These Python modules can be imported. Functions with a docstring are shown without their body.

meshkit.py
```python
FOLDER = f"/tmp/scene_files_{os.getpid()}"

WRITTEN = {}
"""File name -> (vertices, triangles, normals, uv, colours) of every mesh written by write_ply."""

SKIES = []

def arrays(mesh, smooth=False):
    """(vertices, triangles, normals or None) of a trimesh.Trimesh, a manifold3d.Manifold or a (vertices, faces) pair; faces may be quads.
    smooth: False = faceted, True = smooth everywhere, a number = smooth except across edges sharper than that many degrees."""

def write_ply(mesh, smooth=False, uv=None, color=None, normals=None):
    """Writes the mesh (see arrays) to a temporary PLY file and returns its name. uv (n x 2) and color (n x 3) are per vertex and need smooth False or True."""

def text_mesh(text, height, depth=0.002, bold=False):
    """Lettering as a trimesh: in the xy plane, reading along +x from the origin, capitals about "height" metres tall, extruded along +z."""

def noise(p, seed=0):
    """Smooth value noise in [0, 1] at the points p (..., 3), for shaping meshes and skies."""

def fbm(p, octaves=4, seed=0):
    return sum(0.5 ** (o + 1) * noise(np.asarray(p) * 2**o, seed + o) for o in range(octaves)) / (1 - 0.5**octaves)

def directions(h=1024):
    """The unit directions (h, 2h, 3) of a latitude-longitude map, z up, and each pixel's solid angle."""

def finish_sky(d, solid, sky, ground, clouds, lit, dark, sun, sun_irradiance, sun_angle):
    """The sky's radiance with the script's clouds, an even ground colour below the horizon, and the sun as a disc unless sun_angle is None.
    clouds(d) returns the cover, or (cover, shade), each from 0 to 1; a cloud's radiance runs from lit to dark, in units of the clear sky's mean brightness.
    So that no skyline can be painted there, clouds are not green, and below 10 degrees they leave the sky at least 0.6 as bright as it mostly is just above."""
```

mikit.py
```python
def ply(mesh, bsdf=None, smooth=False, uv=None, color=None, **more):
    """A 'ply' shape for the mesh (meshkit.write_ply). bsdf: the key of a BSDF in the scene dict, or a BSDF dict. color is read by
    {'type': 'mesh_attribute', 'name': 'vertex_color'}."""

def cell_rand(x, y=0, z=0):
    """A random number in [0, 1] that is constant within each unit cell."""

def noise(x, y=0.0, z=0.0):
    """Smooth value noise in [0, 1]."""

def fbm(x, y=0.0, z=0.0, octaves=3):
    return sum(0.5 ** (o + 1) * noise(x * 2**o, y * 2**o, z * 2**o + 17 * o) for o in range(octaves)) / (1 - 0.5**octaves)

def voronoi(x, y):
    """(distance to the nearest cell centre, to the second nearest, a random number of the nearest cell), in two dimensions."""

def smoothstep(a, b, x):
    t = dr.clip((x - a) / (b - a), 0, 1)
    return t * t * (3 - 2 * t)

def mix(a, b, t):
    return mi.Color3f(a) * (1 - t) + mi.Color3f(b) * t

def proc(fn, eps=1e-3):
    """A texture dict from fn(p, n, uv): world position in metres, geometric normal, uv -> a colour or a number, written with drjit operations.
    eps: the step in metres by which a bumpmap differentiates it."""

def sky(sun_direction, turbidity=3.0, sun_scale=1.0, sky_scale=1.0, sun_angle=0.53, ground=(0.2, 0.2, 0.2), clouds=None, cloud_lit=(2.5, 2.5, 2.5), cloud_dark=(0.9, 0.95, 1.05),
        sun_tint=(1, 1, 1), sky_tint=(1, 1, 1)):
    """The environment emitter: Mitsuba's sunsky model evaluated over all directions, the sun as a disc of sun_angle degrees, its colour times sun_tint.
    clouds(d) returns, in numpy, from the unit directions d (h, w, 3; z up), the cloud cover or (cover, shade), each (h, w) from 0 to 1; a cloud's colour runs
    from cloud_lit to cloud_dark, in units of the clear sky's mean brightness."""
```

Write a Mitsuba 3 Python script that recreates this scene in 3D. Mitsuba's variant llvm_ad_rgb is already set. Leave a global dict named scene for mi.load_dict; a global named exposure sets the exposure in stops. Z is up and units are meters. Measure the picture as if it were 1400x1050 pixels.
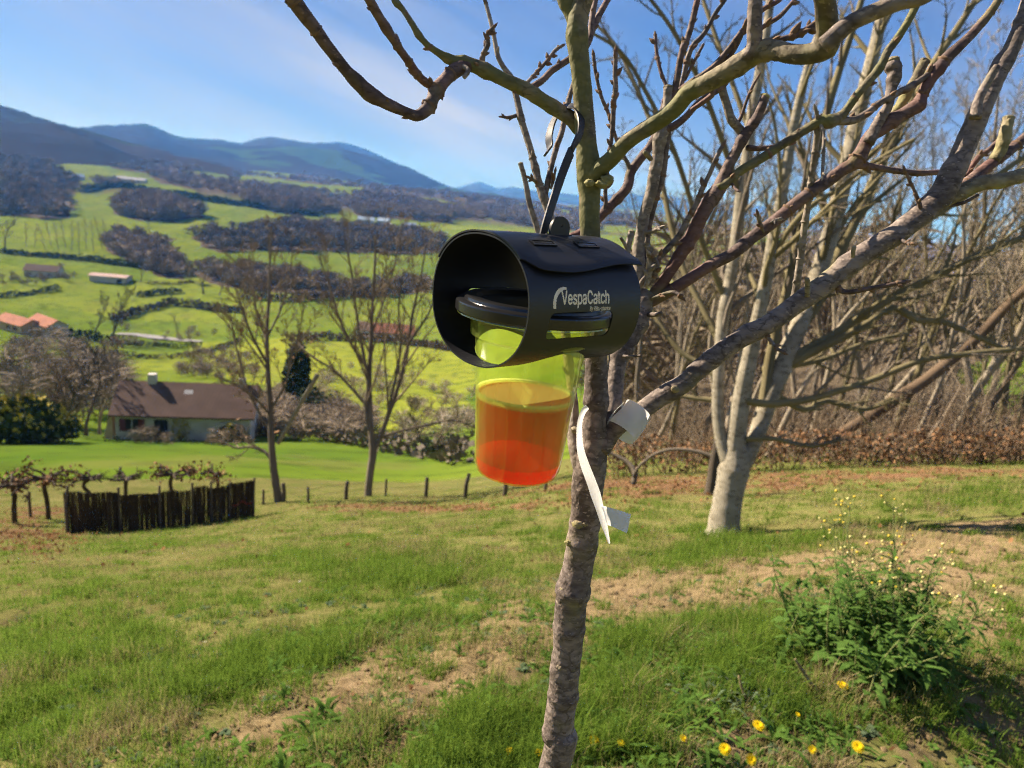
import math, random
import numpy as np, trimesh, drjit as dr, mitsuba as mi
import mikit, meshkit
from scipy.interpolate import RBFInterpolator
from mikit import noise, fbm, voronoi, cell_rand, smoothstep, mix, proc

# ------------------------------------------------------------------ camera, sky, exposure
exposure = 1.4
F, PITCH, ROLL = 963.0, math.radians(15.0), math.radians(6.0)      # pixels of the 1400 px wide photograph
EYE = np.array([0.0, 0.0, 1.25])
FWD = np.array([0, math.cos(PITCH), -math.sin(PITCH)])
_r0, _u0 = np.array([1.0, 0, 0]), np.array([0, math.sin(PITCH), math.cos(PITCH)])
RIGHT = math.cos(ROLL) * _r0 + math.sin(ROLL) * _u0
UP = -math.sin(ROLL) * _r0 + math.cos(ROLL) * _u0
T = mi.ScalarTransform4f
SUN = (-0.73, 0.375, 0.57)
HAZE = 0.75e-4

def wisps(d):
    """thin cirrus streaks"""
    az, el = np.arctan2(d[..., 0], d[..., 1]), np.arcsin(np.clip(d[..., 2], 0, 1))
    q = np.stack([az * 1.3 - el * 2.0 + 3.1, el * 15 + az * 5.0 + 2.2, 0 * az], -1)
    q = q + 0.5 * np.stack([0 * az, meshkit.fbm(np.stack([az * 3, el * 5, 0 * az], -1), 3, 12), 0 * az], -1)
    a = 0.7 * meshkit.fbm(q, 5, 7) + 0.3 * meshkit.fbm(q * [2.2, 3.5, 1], 4, 27)
    b = meshkit.fbm(np.stack([az * 1.5 + 7.7, el * 3.6 + az * .6 + 4.2, 0 * az], -1), 3, 12)
    c = np.clip((a - 0.38) * 3, 0, 1) * np.clip((b - 0.30) * 3.0, 0, 1)
    veil = 0.15 * np.exp(-((el - 0.03) / 0.10) ** 2)
    return np.clip(c * 0.80 + veil, 0, 0.75)

scene = {
    "sky": mikit.sky(SUN, turbidity=2.6, sun_scale=3.5, sky_scale=0.80, clouds=wisps, cloud_lit=(3.6, 3.5, 3.4), cloud_dark=(1.2, 1.2, 1.25), sun_tint=(0.96, 1.04, 1.24), sky_tint=(0.74, 0.98, 1.60)),
    "camera": {"type": "thinlens", "fov": 2 * math.degrees(math.atan(700 / F)), "fov_axis": "x", "aperture_radius": 0.0011, "focus_distance": 0.55,
               "near_clip": 0.05, "far_clip": 40000.0, "to_world": T().look_at(origin=EYE.tolist(), target=(EYE + FWD).tolist(), up=UP.tolist())},
}
labels = {}

# ------------------------------------------------------------------ helpers
def P(u, v, d):
    """the point at depth d (metres along the lens axis) that the photograph shows at pixel u, v"""
    u, v, d = (np.asarray(a, float)[..., None] for a in (u, v, d))
    return EYE + d * (FWD + (u - 700) / F * RIGHT + (525 - v) / F * UP)

def ang(u, v):
    p = P(u, v, 1.0) - EYE
    return math.atan2(p[0], p[1]), math.atan2(p[2], math.hypot(p[0], p[1]))

def key(name):
    if name not in scene and name not in labels:
        return name
    k = 1
    while f"{name}_{k:03d}" in scene or f"{name}_{k:03d}" in labels:
        k += 1
    return f"{name}_{k:03d}"

def tag(k, label=None, cat=None, group=None, kind=None):
    labels[k] = {a: b for a, b in (("label", label), ("category", cat), ("group", group), ("kind", kind)) if b}
    return k

def thing(name, label, cat, group=None):
    return tag(key(name), label, cat, group)

def part(parent, name, mesh, bsdf, smooth=False, label=None, kind=None, **kw):
    k = key(f"{parent}__{name}" if parent else name)
    scene[k] = mikit.ply(mesh, bsdf, smooth=smooth, **kw)
    if label or kind:
        tag(k, label, kind=kind)
    return k

def structure(name, mesh, bsdf, smooth=True, **kw):
    k = key(name)
    scene[k] = mikit.ply(mesh, bsdf, smooth=smooth, **kw)
    labels[k] = {"kind": "structure"}
    return k

def mat(name, d, two=True):
    scene[name] = {"type": "twosided", "b": d} if two else d
    return name

def diffuse(name, fn, rough=0.9, spec=0.3):
    return mat(name, {"type": "principled", "base_color": proc(fn) if callable(fn) else {"type": "rgb", "value": list(fn)}, "roughness": rough, "specular": spec})

def cat_meshes(ms):
    vs, fs, n = [], [], 0
    for v, f in ms:
        vs.append(v); fs.append(np.asarray(f) + n); n += len(v)
    return np.vstack(vs), np.vstack(fs)

def smooth_path(pts, step):
    """centripetal-ish Catmull-Rom through rows (x, y, z, r), resampled about every step metres"""
    p = np.asarray(pts, float)
    if len(p) < 3:
        n = max(2, int(np.linalg.norm(p[-1, :3] - p[0, :3]) / step) + 1)
        t = np.linspace(0, 1, n)[:, None]
        return p[0] * (1 - t) + p[-1] * t
    q = np.vstack([2 * p[0] - p[1], p, 2 * p[-1] - p[-2]])
    q[0, 3], q[-1, 3] = p[0, 3], p[-1, 3]
    out = []
    for i in range(len(p) - 1):
        a, b, c, e = q[i], q[i + 1], q[i + 2], q[i + 3]
        n = max(2, int(np.linalg.norm(c[:3] - b[:3]) / step) + 1)
        t = np.linspace(0, 1, n, endpoint=False)[:, None]
        o = 0.5 * (2 * b + (c - a) * t + (2 * a - 5 * b + 4 * c - e) * t**2 + (3 * b - a - 3 * c + e) * t**3)
        o[:, 3] = (b[3] + (c[3] - b[3]) * t[:, 0])
        out.append(o)
    return np.vstack(out + [p[-1:]])

def tube(path, sides=8, rough=0.0, freq=60.0, seed=0, cap=True, flat=None):
    """a tapered round limb along rows (x, y, z, r); rough = relative relief"""
    p, r = path[:, :3], path[:, 3]
    t = np.gradient(p, axis=0)
    t /= np.linalg.norm(t, axis=1, keepdims=True) + 1e-12
    a = np.cross(t[0], [0.3, 0.9, 0.2]); a /= np.linalg.norm(a)
    A = np.empty_like(p)
    for i in range(len(p)):
        a = a - t[i] * (a @ t[i]); a /= np.linalg.norm(a) + 1e-12
        A[i] = a
    B = np.cross(t, A)
    w = np.arange(sides) * 2 * np.pi / sides
    d = np.cos(w)[None, :, None] * A[:, None] + np.sin(w)[None, :, None] * B[:, None]
    R = np.repeat(r[:, None], sides, 1)
    if rough:
        q = p[:, None] + d * r[:, None, None]
        R = R * (1 + rough * (meshkit.fbm(q * freq, 3, seed) - 0.5) * 2)
    v = (p[:, None] + d * R[..., None]).reshape(-1, 3)
    i, j = np.meshgrid(np.arange(len(p) - 1), np.arange(sides), indexing="ij")
    f = np.stack([i * sides + j, i * sides + (j + 1) % sides, (i + 1) * sides + (j + 1) % sides, (i + 1) * sides + j], -1).reshape(-1, 4)
    f = np.vstack([f[:, [0, 1, 2]], f[:, [0, 2, 3]]])
    if cap:
        n = len(v); j = np.arange(sides)
        v = np.vstack([v, p[0] - t[0] * r[0] * 0.15, p[-1] + t[-1] * r[-1] * 0.35])
        o = (len(p) - 1) * sides
        f = np.vstack([f, np.stack([(j + 1) % sides, j, 0 * j + n], 1), np.stack([o + j, o + (j + 1) % sides, 0 * j + n + 1], 1)])
    return v, f

def box(x0, x1, y0, y1, z0, z1):
    v = np.array([[x, y, z] for x in (x0, x1) for y in (y0, y1) for z in (z0, z1)], float)
    f = np.array([[0, 1, 3], [0, 3, 2], [4, 6, 7], [4, 7, 5], [0, 4, 5], [0, 5, 1], [2, 3, 7], [2, 7, 6], [0, 2, 6], [0, 6, 4], [1, 5, 7], [1, 7, 3]])
    return v, f

# ------------------------------------------------------------------ terrain
_ctl = [  # u, v, depth: what the photograph shows of the ground and how far it lies
 (0,1050,2.1),(350,1050,2.05),(700,1050,1.95),(1050,1050,1.9),(1400,1050,1.95),
 (0,900,3.3),(350,900,2.9),(700,900,2.6),(1050,900,2.4),(1400,900,2.4),
 (0,800,5.2),(350,800,4.6),(700,800,4.2),(1050,800,3.8),(1400,800,3.6),
 (0,745,9.5),(350,740,8.6),(700,740,7.3),(985,730,6.8),(1400,740,5.6),
 (0,710,15),(220,718,14.6),(345,703,15.8),(700,690,12),(1050,690,9),(1400,680,9),
 (375,685,18.5),(500,678,19.5),(640,678,18.5),(830,655,14.5),(1050,650,13.5),(1400,638,13),
 (0,640,30),(300,625,40),(600,640,44),(0,604,60),(200,604,68),(330,604,72),(600,600,78),(460,604,74),
 (0,550,105),(300,540,118),(600,560,118),(600,480,225),(400,475,225),(0,480,190),(60,455,235),(200,465,245),
 (0,420,275),(145,386,350),(0,350,405),(0,305,560),(100,300,600),(250,330,500),(400,380,400),(530,462,268),
 (530,312,780),(200,265,850),(100,242,1000),(45,225,1200),(300,250,1200),(640,300,1000),(600,270,1900),(750,290,1800),
 (800,600,40),(1050,600,24),(1400,590,24),(1050,540,45),(1400,520,45),(1050,450,120),(1400,450,120),(800,460,230),(1000,330,900),(1400,360,900),(800,330,800),
]
_w = np.array([P(*c) for c in _ctl]) - EYE
_extra = []
for az in np.radians([-180, -150, -120, 120, 150]):                       # the hillside goes on behind the camera
    for r, z in ((3, 0.3), (12, 2.4), (60, 9), (400, 45), (3000, 60)):
        _extra.append((az, r, z - 1.25))
for az in np.radians([-75, -60]):
    for r, z in ((3, -1.0), (12, -3.8), (60, -22), (400, -58), (3000, -30)):
        _extra.append((az, r, z - 1.25))
for az in np.radians([60, 78]):
    for r, z in ((3, -0.1), (12, -1.0), (60, -6), (400, -15), (3000, -20)):
        _extra.append((az, r, z - 1.25))
for az in np.radians(np.arange(-180, 180, 30)):
    _extra.append((az, 0.6, -1.25))
for az in np.radians([-40, -20, 0, 20, 40]):
    _extra += [(az, 4500, -35), (az, 14000, -60)]
_ex = np.array(_extra)
_az = np.concatenate([np.arctan2(_w[:, 0], _w[:, 1]), _ex[:, 0]])
_rr = np.concatenate([np.hypot(_w[:, 0], _w[:, 1]), _ex[:, 1]])
_zz = np.concatenate([_w[:, 2], _ex[:, 2]]) / (_rr + 3.0)
_q = np.stack([_az, np.log(_rr + 0.3) * 0.32], 1)
_q3, _z3 = np.vstack([_q, _q + [2 * np.pi, 0], _q - [2 * np.pi, 0]]), np.tile(_zz, 3)
_keep = np.abs(_q3[:, 0]) < 4.2
_rbf = RBFInterpolator(_q3[_keep], _z3[_keep], kernel="thin_plate_spline", smoothing=2e-5)

def base_height(x, y):
    x, y = np.asarray(x, float), np.asarray(y, float)
    r = np.hypot(x, y)
    q = np.stack([np.arctan2(x, y).ravel(), (np.log(r + 0.3) * 0.32).ravel()], 1)
    return EYE[2] + (_rbf(q) * (r.ravel() + 3.0)).reshape(x.shape)

_GA, _GR = np.linspace(-np.pi, np.pi, 721), np.exp(np.linspace(math.log(0.4), math.log(16000), 640))
_A, _R = np.meshgrid(_GA, _GR, indexing="ij")
_GZ = base_height(_R * np.sin(_A), _R * np.cos(_A))
def relief(x, y):
    r = np.hypot(x, y)
    p = np.stack([x, y, 0 * x], -1)
    z = 0.035 * (meshkit.fbm(p * 1.9, 3, 5) - 0.5) * 2 * np.clip(r / 2, 0.4, 1) * (r < 400)
    z += np.clip((r - 20) / 60, 0, 1) * (meshkit.fbm(p * 0.045, 3, 8) - 0.5) * 2 * np.clip(r * 0.004, 0, 3.0)
    z += np.clip((r - 300) / 900, 0, 1) * (meshkit.fbm(p * 0.0035, 4, 11) - 0.5) * 2 * np.clip(r * 0.011, 0, 30)
    return z
_GZ = _GZ + relief(_R * np.sin(_A), _R * np.cos(_A))
from scipy.interpolate import RegularGridInterpolator
_hi = RegularGridInterpolator((_GA, np.log(_GR)), _GZ, bounds_error=False, fill_value=None)
def height(x, y):
    x, y = np.asarray(x, float), np.asarray(y, float)
    r = np.clip(np.hypot(x, y), 0.41, 15900)
    return _hi(np.stack([np.arctan2(x, y), np.log(r)], -1)).reshape(x.shape)

def G(u, v, far=14000.0):
    """where the line of sight of pixel u, v first meets the terrain"""
    d0 = P(u, v, 1.0) - EYE
    s = np.exp(np.linspace(math.log(1.2), math.log(far), 1500))
    p = EYE + s[:, None] * d0
    below = p[:, 2] < height(p[:, 0], p[:, 1])
    if not below.any():
        return None
    i = int(np.argmax(below))
    a, b = s[max(i - 1, 0)], s[i]
    for _ in range(18):
        m = (a + b) / 2
        q = EYE + m * d0
        a, b = (a, m) if q[2] < height(q[0], q[1]) else (m, b)
    q = EYE + b * d0
    return np.array([q[0], q[1], float(height(q[0], q[1]))])

def ground(x, y, dz=0.0):
    return np.array([x, y, float(height(x, y)) + dz])

# ------------------------------------------------------------------ ground cover: polygons given where the photograph shows them, kept as places on the ground
import shapely
def region(px):
    pts = [G(u, v) for u, v in px]
    return shapely.Polygon([p[:2] for p in pts if p is not None]).buffer(0)

def inside(reg, x, y, wob=0.0, freq=0.02, seed=0):
    """1 inside the region, its outline roughened by wob metres"""
    if wob:
        q = np.stack([x * freq, y * freq, 0 * x], -1)
        x = x + (meshkit.fbm(q, 3, seed) - 0.5) * 2 * wob
        y = y + (meshkit.fbm(q, 3, seed + 50) - 0.5) * 2 * wob
    shapely.prepare(reg)
    return shapely.contains_xy(reg, x, y)

SOIL = [region(p) for p in (
    [(110,1049),(300,985),(470,915),(620,862),(760,812),(860,778),(1000,762),(1130,748),(1260,722),(1399,700),(1399,800),(1240,800),(1130,812),(1000,835),(900,850),(800,885),(700,930),(640,985),(560,1049)],
    [(1230,800),(1399,780),(1399,1049),(1210,1049),(1180,985),(1270,930),(1330,880)],
    [(930,1000),(1010,960),(1080,985),(1030,1049),(930,1049)])]
LITTER = [region(p) for p in (
    [(690,676),(760,660),(900,650),(1100,644),(1399,637),(1399,650),(1180,660),(1060,676),(930,680),(800,690)],
    [(0,712),(92,728),(130,738),(60,758),(0,768)], [(0,694),(92,702),(92,712),(0,712)], [(430,694),(560,688),(700,690),(700,700),(520,704)])]
WOODS = [region(p) for p in (
    [(0,214),(45,221),(108,250),(92,268),(100,298),(60,300),(0,294)],
    [(150,290),(170,275),(215,271),(255,282),(278,297),(240,304),(190,303)],
    [(143,334),(165,323),(203,325),(233,346),(252,366),(262,385),(215,377),(160,351)],
    [(262,326),(300,316),(400,309),(480,315),(600,326),(620,344),(480,346),(380,344),(290,346)],
    [(268,366),(350,370),(430,382),(480,392),(590,386),(600,398),(440,404),(330,396),(285,386)],
    [(330,262),(420,270),(470,290),(400,294),(340,282)],
    [(480,266),(600,280),(640,290),(620,306),(540,300),(490,296)],
    [(640,276),(700,284),(760,300),(760,318),(700,306),(650,292)],
    [(805,652),(900,640),(1020,636),(1200,630),(1399,626),(1399,345),(1150,330),(1000,340),(880,430),(820,560)])]
GRASSY = region([(30,208),(90,215),(270,262),(255,272),(95,236)])
YELLOW = region([(250,470),(420,462),(640,470),(640,560),(520,600),(330,520),(260,500)])
ROAD = region([(168,458),(205,459),(272,466),(272,471),(205,466),(168,464)])

def cover(x, y):
    """(bare wood or scrub, 0..1; how lush and yellow the grass is, 0..1) of the far ground"""
    r = np.hypot(x, y)
    p = np.stack([x, y, 0 * x], -1)
    a = np.zeros_like(x)
    for i, w in enumerate(WOODS):
        a = np.maximum(a, inside(w, x, y, 9, 0.02, i))
    far = np.clip((r - 750) / 500, 0, 1)
    patch = meshkit.fbm(p * 0.0042, 4, 21)
    a = np.maximum(a, np.where(inside(GRASSY, x, y, 10), 0, far * np.clip((patch - 0.44) * 14, 0, 1)))
    cells = meshkit.noise(np.floor(p * [0.011, 0.014, 1] + 0.25 * meshkit.fbm(p * 0.01, 2, 4)[..., None]) * 7.3 + 0.37, 31)
    b = 0.16 + 0.62 * cells * np.clip((r - 130) / 60, 0, 1) + 0.2 * (meshkit.fbm(p * 0.03, 3, 33) - 0.5)
    b = np.where(inside(YELLOW, x, y, 8), 0.80, b)
    return a, np.clip(b, 0, 1)

def polar_sheet(rings, az):
    A, R = np.meshgrid(az, rings, indexing="ij")
    x, y = R * np.sin(A), R * np.cos(A)
    z = height(x, y)
    n, m = A.shape
    i, j = np.meshgrid(np.arange(n - 1), np.arange(m - 1), indexing="ij")
    f = np.stack([i * m + j, i * m + j + 1, (i + 1) * m + j + 1, (i + 1) * m + j], -1).reshape(-1, 4)
    return x, y, z, f[:, ::-1]

_az = np.unique(np.concatenate([np.radians(np.arange(-180, -52, 6.0)), np.radians(np.linspace(-52, 52, 360)), np.radians(np.arange(52, 181, 6.0)), [np.pi]]))
SPLIT = 27.0
# near: the garden
x, y, z, f = polar_sheet(np.concatenate([[0.05], np.exp(np.linspace(math.log(0.5), math.log(SPLIT), 330))]), _az)
def garden_mask(x, y):
    p = np.stack([x, y, 0 * x], -1)
    s = np.zeros_like(x); l = np.zeros_like(x)
    for k in range(3):
        o = 0.10 * (k - 1)
        s += sum(inside(g, x + o, y - o, 0.16, 1.6, 3) for g in SOIL).clip(0, 1) / 3
        l += sum(inside(g, x + 6 * o, y - 6 * o, 1.3, 0.9, 7) for g in LITTER).clip(0, 1) / 3
    return s, l
GS, GL = garden_mask(x, y)
gp = np.stack([x, y, 0 * x], -1)
z = z + GS * 0.020 * (meshkit.fbm(gp * 14, 3, 2) - 0.5) * 2 * np.clip(6 / np.hypot(x, y), 0, 1)
def soil_col(p):
    n = fbm(p.x * 26, p.y * 26, p.z * 8, 3)
    m = fbm(p.x * 3.1, p.y * 3.1, 0.0, 3)
    return mix(mix((0.075, 0.050, 0.028), (0.27, 0.195, 0.115), n), (0.15, 0.125, 0.055), m * 0.6)
def garden_col(p, n, uv):
    g = mix((0.080, 0.082, 0.024), (0.175, 0.160, 0.062), fbm(p.x * 1.3, p.y * 1.3, 0.0, 3))
    g = mix(g, (0.055, 0.10, 0.012), smoothstep(0.40, 0.75, fbm(p.x * 5 + 9, p.y * 5, 0.0, 4)) * 0.5)
    g = mix(g, (0.040, 0.045, 0.014), smoothstep(0.40, 0.90, fbm(p.x * 34, p.y * 34, 3.0, 4)) * 0.6)
    lit = mix((0.060, 0.036, 0.02), (0.20, 0.12, 0.065), fbm(p.x * 9, p.y * 9, 1.0, 3))
    s = smoothstep(0.30, 0.75, uv.x * 0.9 + (fbm(p.x * 4.5, p.y * 4.5, 7.0, 3) - 0.5) * 0.9)
    l = smoothstep(0.30, 0.70, uv.y * 0.75 + (fbm(p.x * 2.2, p.y * 2.2, 3.0, 3) - 0.5) * 1.3)
    return mix(mix(g, soil_col(p), s), lit, l)
diffuse("mat_garden", garden_col, .9, 0.0)
structure("garden_ground", (np.stack([x, y, z], -1).reshape(-1, 3), f), "mat_garden", True, uv=np.stack([GS, GL], -1).reshape(-1, 2))

# far: meadow, valley and the hills opposite
x, y, z, f = polar_sheet(np.exp(np.linspace(math.log(SPLIT * 0.985), math.log(15500), 430)), _az)
z[:, 0] -= 0.12
ca, cb = cover(x, y)
def field_col(p, n, uv):
    w = fbm(p.x * 0.06, p.y * 0.06, 2.0, 3)
    g = mix((0.068, 0.128, 0.016), (0.250, 0.272, 0.034), dr.clip(uv.y + (w - 0.5) * 0.5, 0, 1))
    g = mix(g, (0.05, 0.075, 0.016), smoothstep(0.45, 0.75, fbm(p.x * 0.42, p.y * 0.42, 0.0, 4)) * 0.6)
    g = mix(g, (0.16, 0.15, 0.05), smoothstep(0.55, 0.8, fbm(p.x * 0.13 + 7, p.y * 0.13, 0.0, 4)) * 0.4)
    wood = mix((0.060, 0.048, 0.034), (0.14, 0.11, 0.075), fbm(p.x * 0.08, p.y * 0.08, p.z * 0.08, 4))
    return mix(g, wood, smoothstep(0.3, 0.7, uv.x))
diffuse("mat_field", field_col, .6, 0.0)
structure("valley_ground", (np.stack([x, y, z], -1).reshape(-1, 3), f), "mat_field", True, uv=np.stack([ca, cb], -1).reshape(-1, 2))

# mountains: each range a ridge with its own skyline
def mountain_col(p, n, uv):
    q = fbm(p.x * 0.0021, p.y * 0.0021, p.z * 0.004, 4)
    w = mix((0.020, 0.019, 0.016), (0.060, 0.048, 0.032), q)
    g = mix(w, (0.050, 0.072, 0.020), smoothstep(0.52, 0.60, fbm(p.x * 0.0036 + 5, p.y * 0.0036, 0.0, 3)) * smoothstep(0.62, 0.25, uv.y))
    return g
diffuse("mat_mountain", mountain_col, .5, 0.0)
def mountain(sky, R, depth, zb, amp, seed):
    pts = np.array([ang(u, v) for u, v in sky])
    az = np.linspace(pts[0, 0], pts[-1, 0], 200)
    el = np.interp(az, pts[:, 0], pts[:, 1])
    top = EYE[2] + R * np.tan(el)
    t = np.linspace(0, 1.35, 56)
    A, Tt = np.meshgrid(az, t, indexing="ij")
    rr = R - depth + Tt * depth
    prof = np.where(Tt < 1, np.clip(Tt, 0, 1) ** 1.25, 1 - (Tt - 1) * 1.6)
    x, y = rr * np.sin(A), rr * np.cos(A)
    p = np.stack([x, y, 0 * x], -1)
    ridged = 1 - np.abs(meshkit.fbm(p * (2.4 / depth), 5, seed) - 0.5) * 4
    z = zb + (top[:, None] - zb) * prof + amp * ridged * np.sin(np.clip(Tt, 0, 1) * np.pi) * (Tt < 1)
    n, m = A.shape
    i, j = np.meshgrid(np.arange(n - 1), np.arange(m - 1), indexing="ij")
    f = np.stack([i * m + j, i * m + j + 1, (i + 1) * m + j + 1, (i + 1) * m + j], -1).reshape(-1, 4)[:, ::-1]
    structure("mountain", (np.stack([x, y, z], -1).reshape(-1, 3), f), "mat_mountain", True, uv=np.stack([0 * prof, prof], -1).reshape(-1, 2))
mountain([(-110,118),(-60,130),(0,148),(25,158),(60,172),(95,184),(130,194),(165,208),(210,224),(260,240),(320,256)], 3000, 1700, -45, 60, 3)
mountain([(60,190),(85,182),(110,179),(135,180),(160,184),(190,190)], 13500, 3500, -100, 0, 5)
mountain([(90,200),(130,188),(165,185),(200,181),(215,184),(235,191),(270,194),(300,193),(330,198),(350,193),(372,189),(400,191),(430,197),(462,193),(478,196),(500,203),(530,217),(560,231),(585,242),(612,254),(650,268),(690,278)], 6000, 3600, -60, 120, 13)
mountain([(560,266),(600,262),(630,257),(647,250),(656,248),(666,252),(680,258),(700,255),(716,258),(740,262),(770,264),(800,268),(830,266),(858,262),(880,268),(905,264),(930,270),(980,277),(1050,282),(1120,300)], 9000, 3600, -90, 60, 17)
mountain([(380,262),(450,258),(520,256),(600,262),(660,266),(720,276),(800,292),(900,300),(1000,312),(1100,322),(1250,335),(1500,356)], 2700, 1100, -40, 22, 23)

# ------------------------------------------------------------------ the fruit tree in front
def bark_fn(base, light, moss, amount, red=0.0):
    def fn(p, n, uv):
        a = fbm(p.x * 150, p.y * 150, p.z * 260, 3)
        b = fbm(p.x * 30 + 3, p.y * 30, p.z * 22, 3)
        c = mix(base, light, smoothstep(0.28, 0.72, a * 0.5 + b * 0.5))
        d = fbm(p.x * 55 + 4, p.y * 55, p.z * 55, 4)
        c = mix(c, (base[0] * 0.55, base[1] * 0.52, base[2] * 0.5), smoothstep(0.055, 0.0, dr.abs(d - 0.5)) * 0.55)
        c = mix(c, (light[0] * 1.25, light[1] * 1.25, light[2] * 1.2), smoothstep(0.70, 0.80, fbm(p.x * 300, p.y * 300, p.z * 420, 2)) * 0.75)
        c = mix(c, (base[0] * 0.5, base[1] * 0.48, base[2] * 0.46), smoothstep(0.66, 0.78, fbm(p.x * 210, p.y * 210, p.z * 420, 2)) * 0.6)
        c = mix(c, (0.17, 0.075, 0.06), red * smoothstep(0.45, 0.75, fbm(p.x * 21, p.y * 21, p.z * 21 + 5, 2)))
        m = smoothstep(0.64 - amount * 0.30, 0.86 - amount * 0.25, fbm(p.x * 40, p.y * 40 + 8, p.z * 28, 3) + 0.20 * smoothstep(0.2, -0.8, n.y) * amount)
        return mix(c, mix(moss, (moss[0] * 1.6, moss[1] * 1.5, moss[2] * 1.5), a), m * 0.75)
    return fn
def bark(name, fn, bump=0.0007, fr=300.0):
    scene[name] = {"type": "twosided", "b": {"type": "bumpmap", "arbitrary": proc(lambda p, n, uv: fbm(p.x * fr, p.y * fr, p.z * fr * 0.7, 3), eps=0.0006), "scale": bump,
                   "bsdf": {"type": "principled", "base_color": proc(fn), "roughness": 0.72, "specular": 0.35}}}
bark("bark_brown", bark_fn((0.080, 0.062, 0.053), (0.250, 0.203, 0.172), (0.13, 0.12, 0.055), 0.08), .0012)
bark("bark_mossy", bark_fn((0.090, 0.074, 0.046), (0.235, 0.195, 0.125), (0.105, 0.110, 0.032), 0.58), .0012)
bark("bark_red", bark_fn((0.070, 0.047, 0.042), (0.195, 0.135, 0.115), (0.13, 0.12, 0.045), 0.08, 0.5), .0010)
bark("bark_pale", bark_fn((0.145, 0.118, 0.092), (0.34, 0.29, 0.235), (0.15, 0.15, 0.07), 0.12), .0012)
bark("bark_lichen", bark_fn((0.12, 0.10, 0.062), (0.30, 0.25, 0.16), (0.21, 0.20, 0.07), 0.45), .0014)
diffuse("bud_brown", lambda p, n, uv: mix((0.10, 0.055, 0.035), (0.24, 0.16, 0.10), fbm(p.x * 400, p.y * 400, p.z * 400, 2)))

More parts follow.
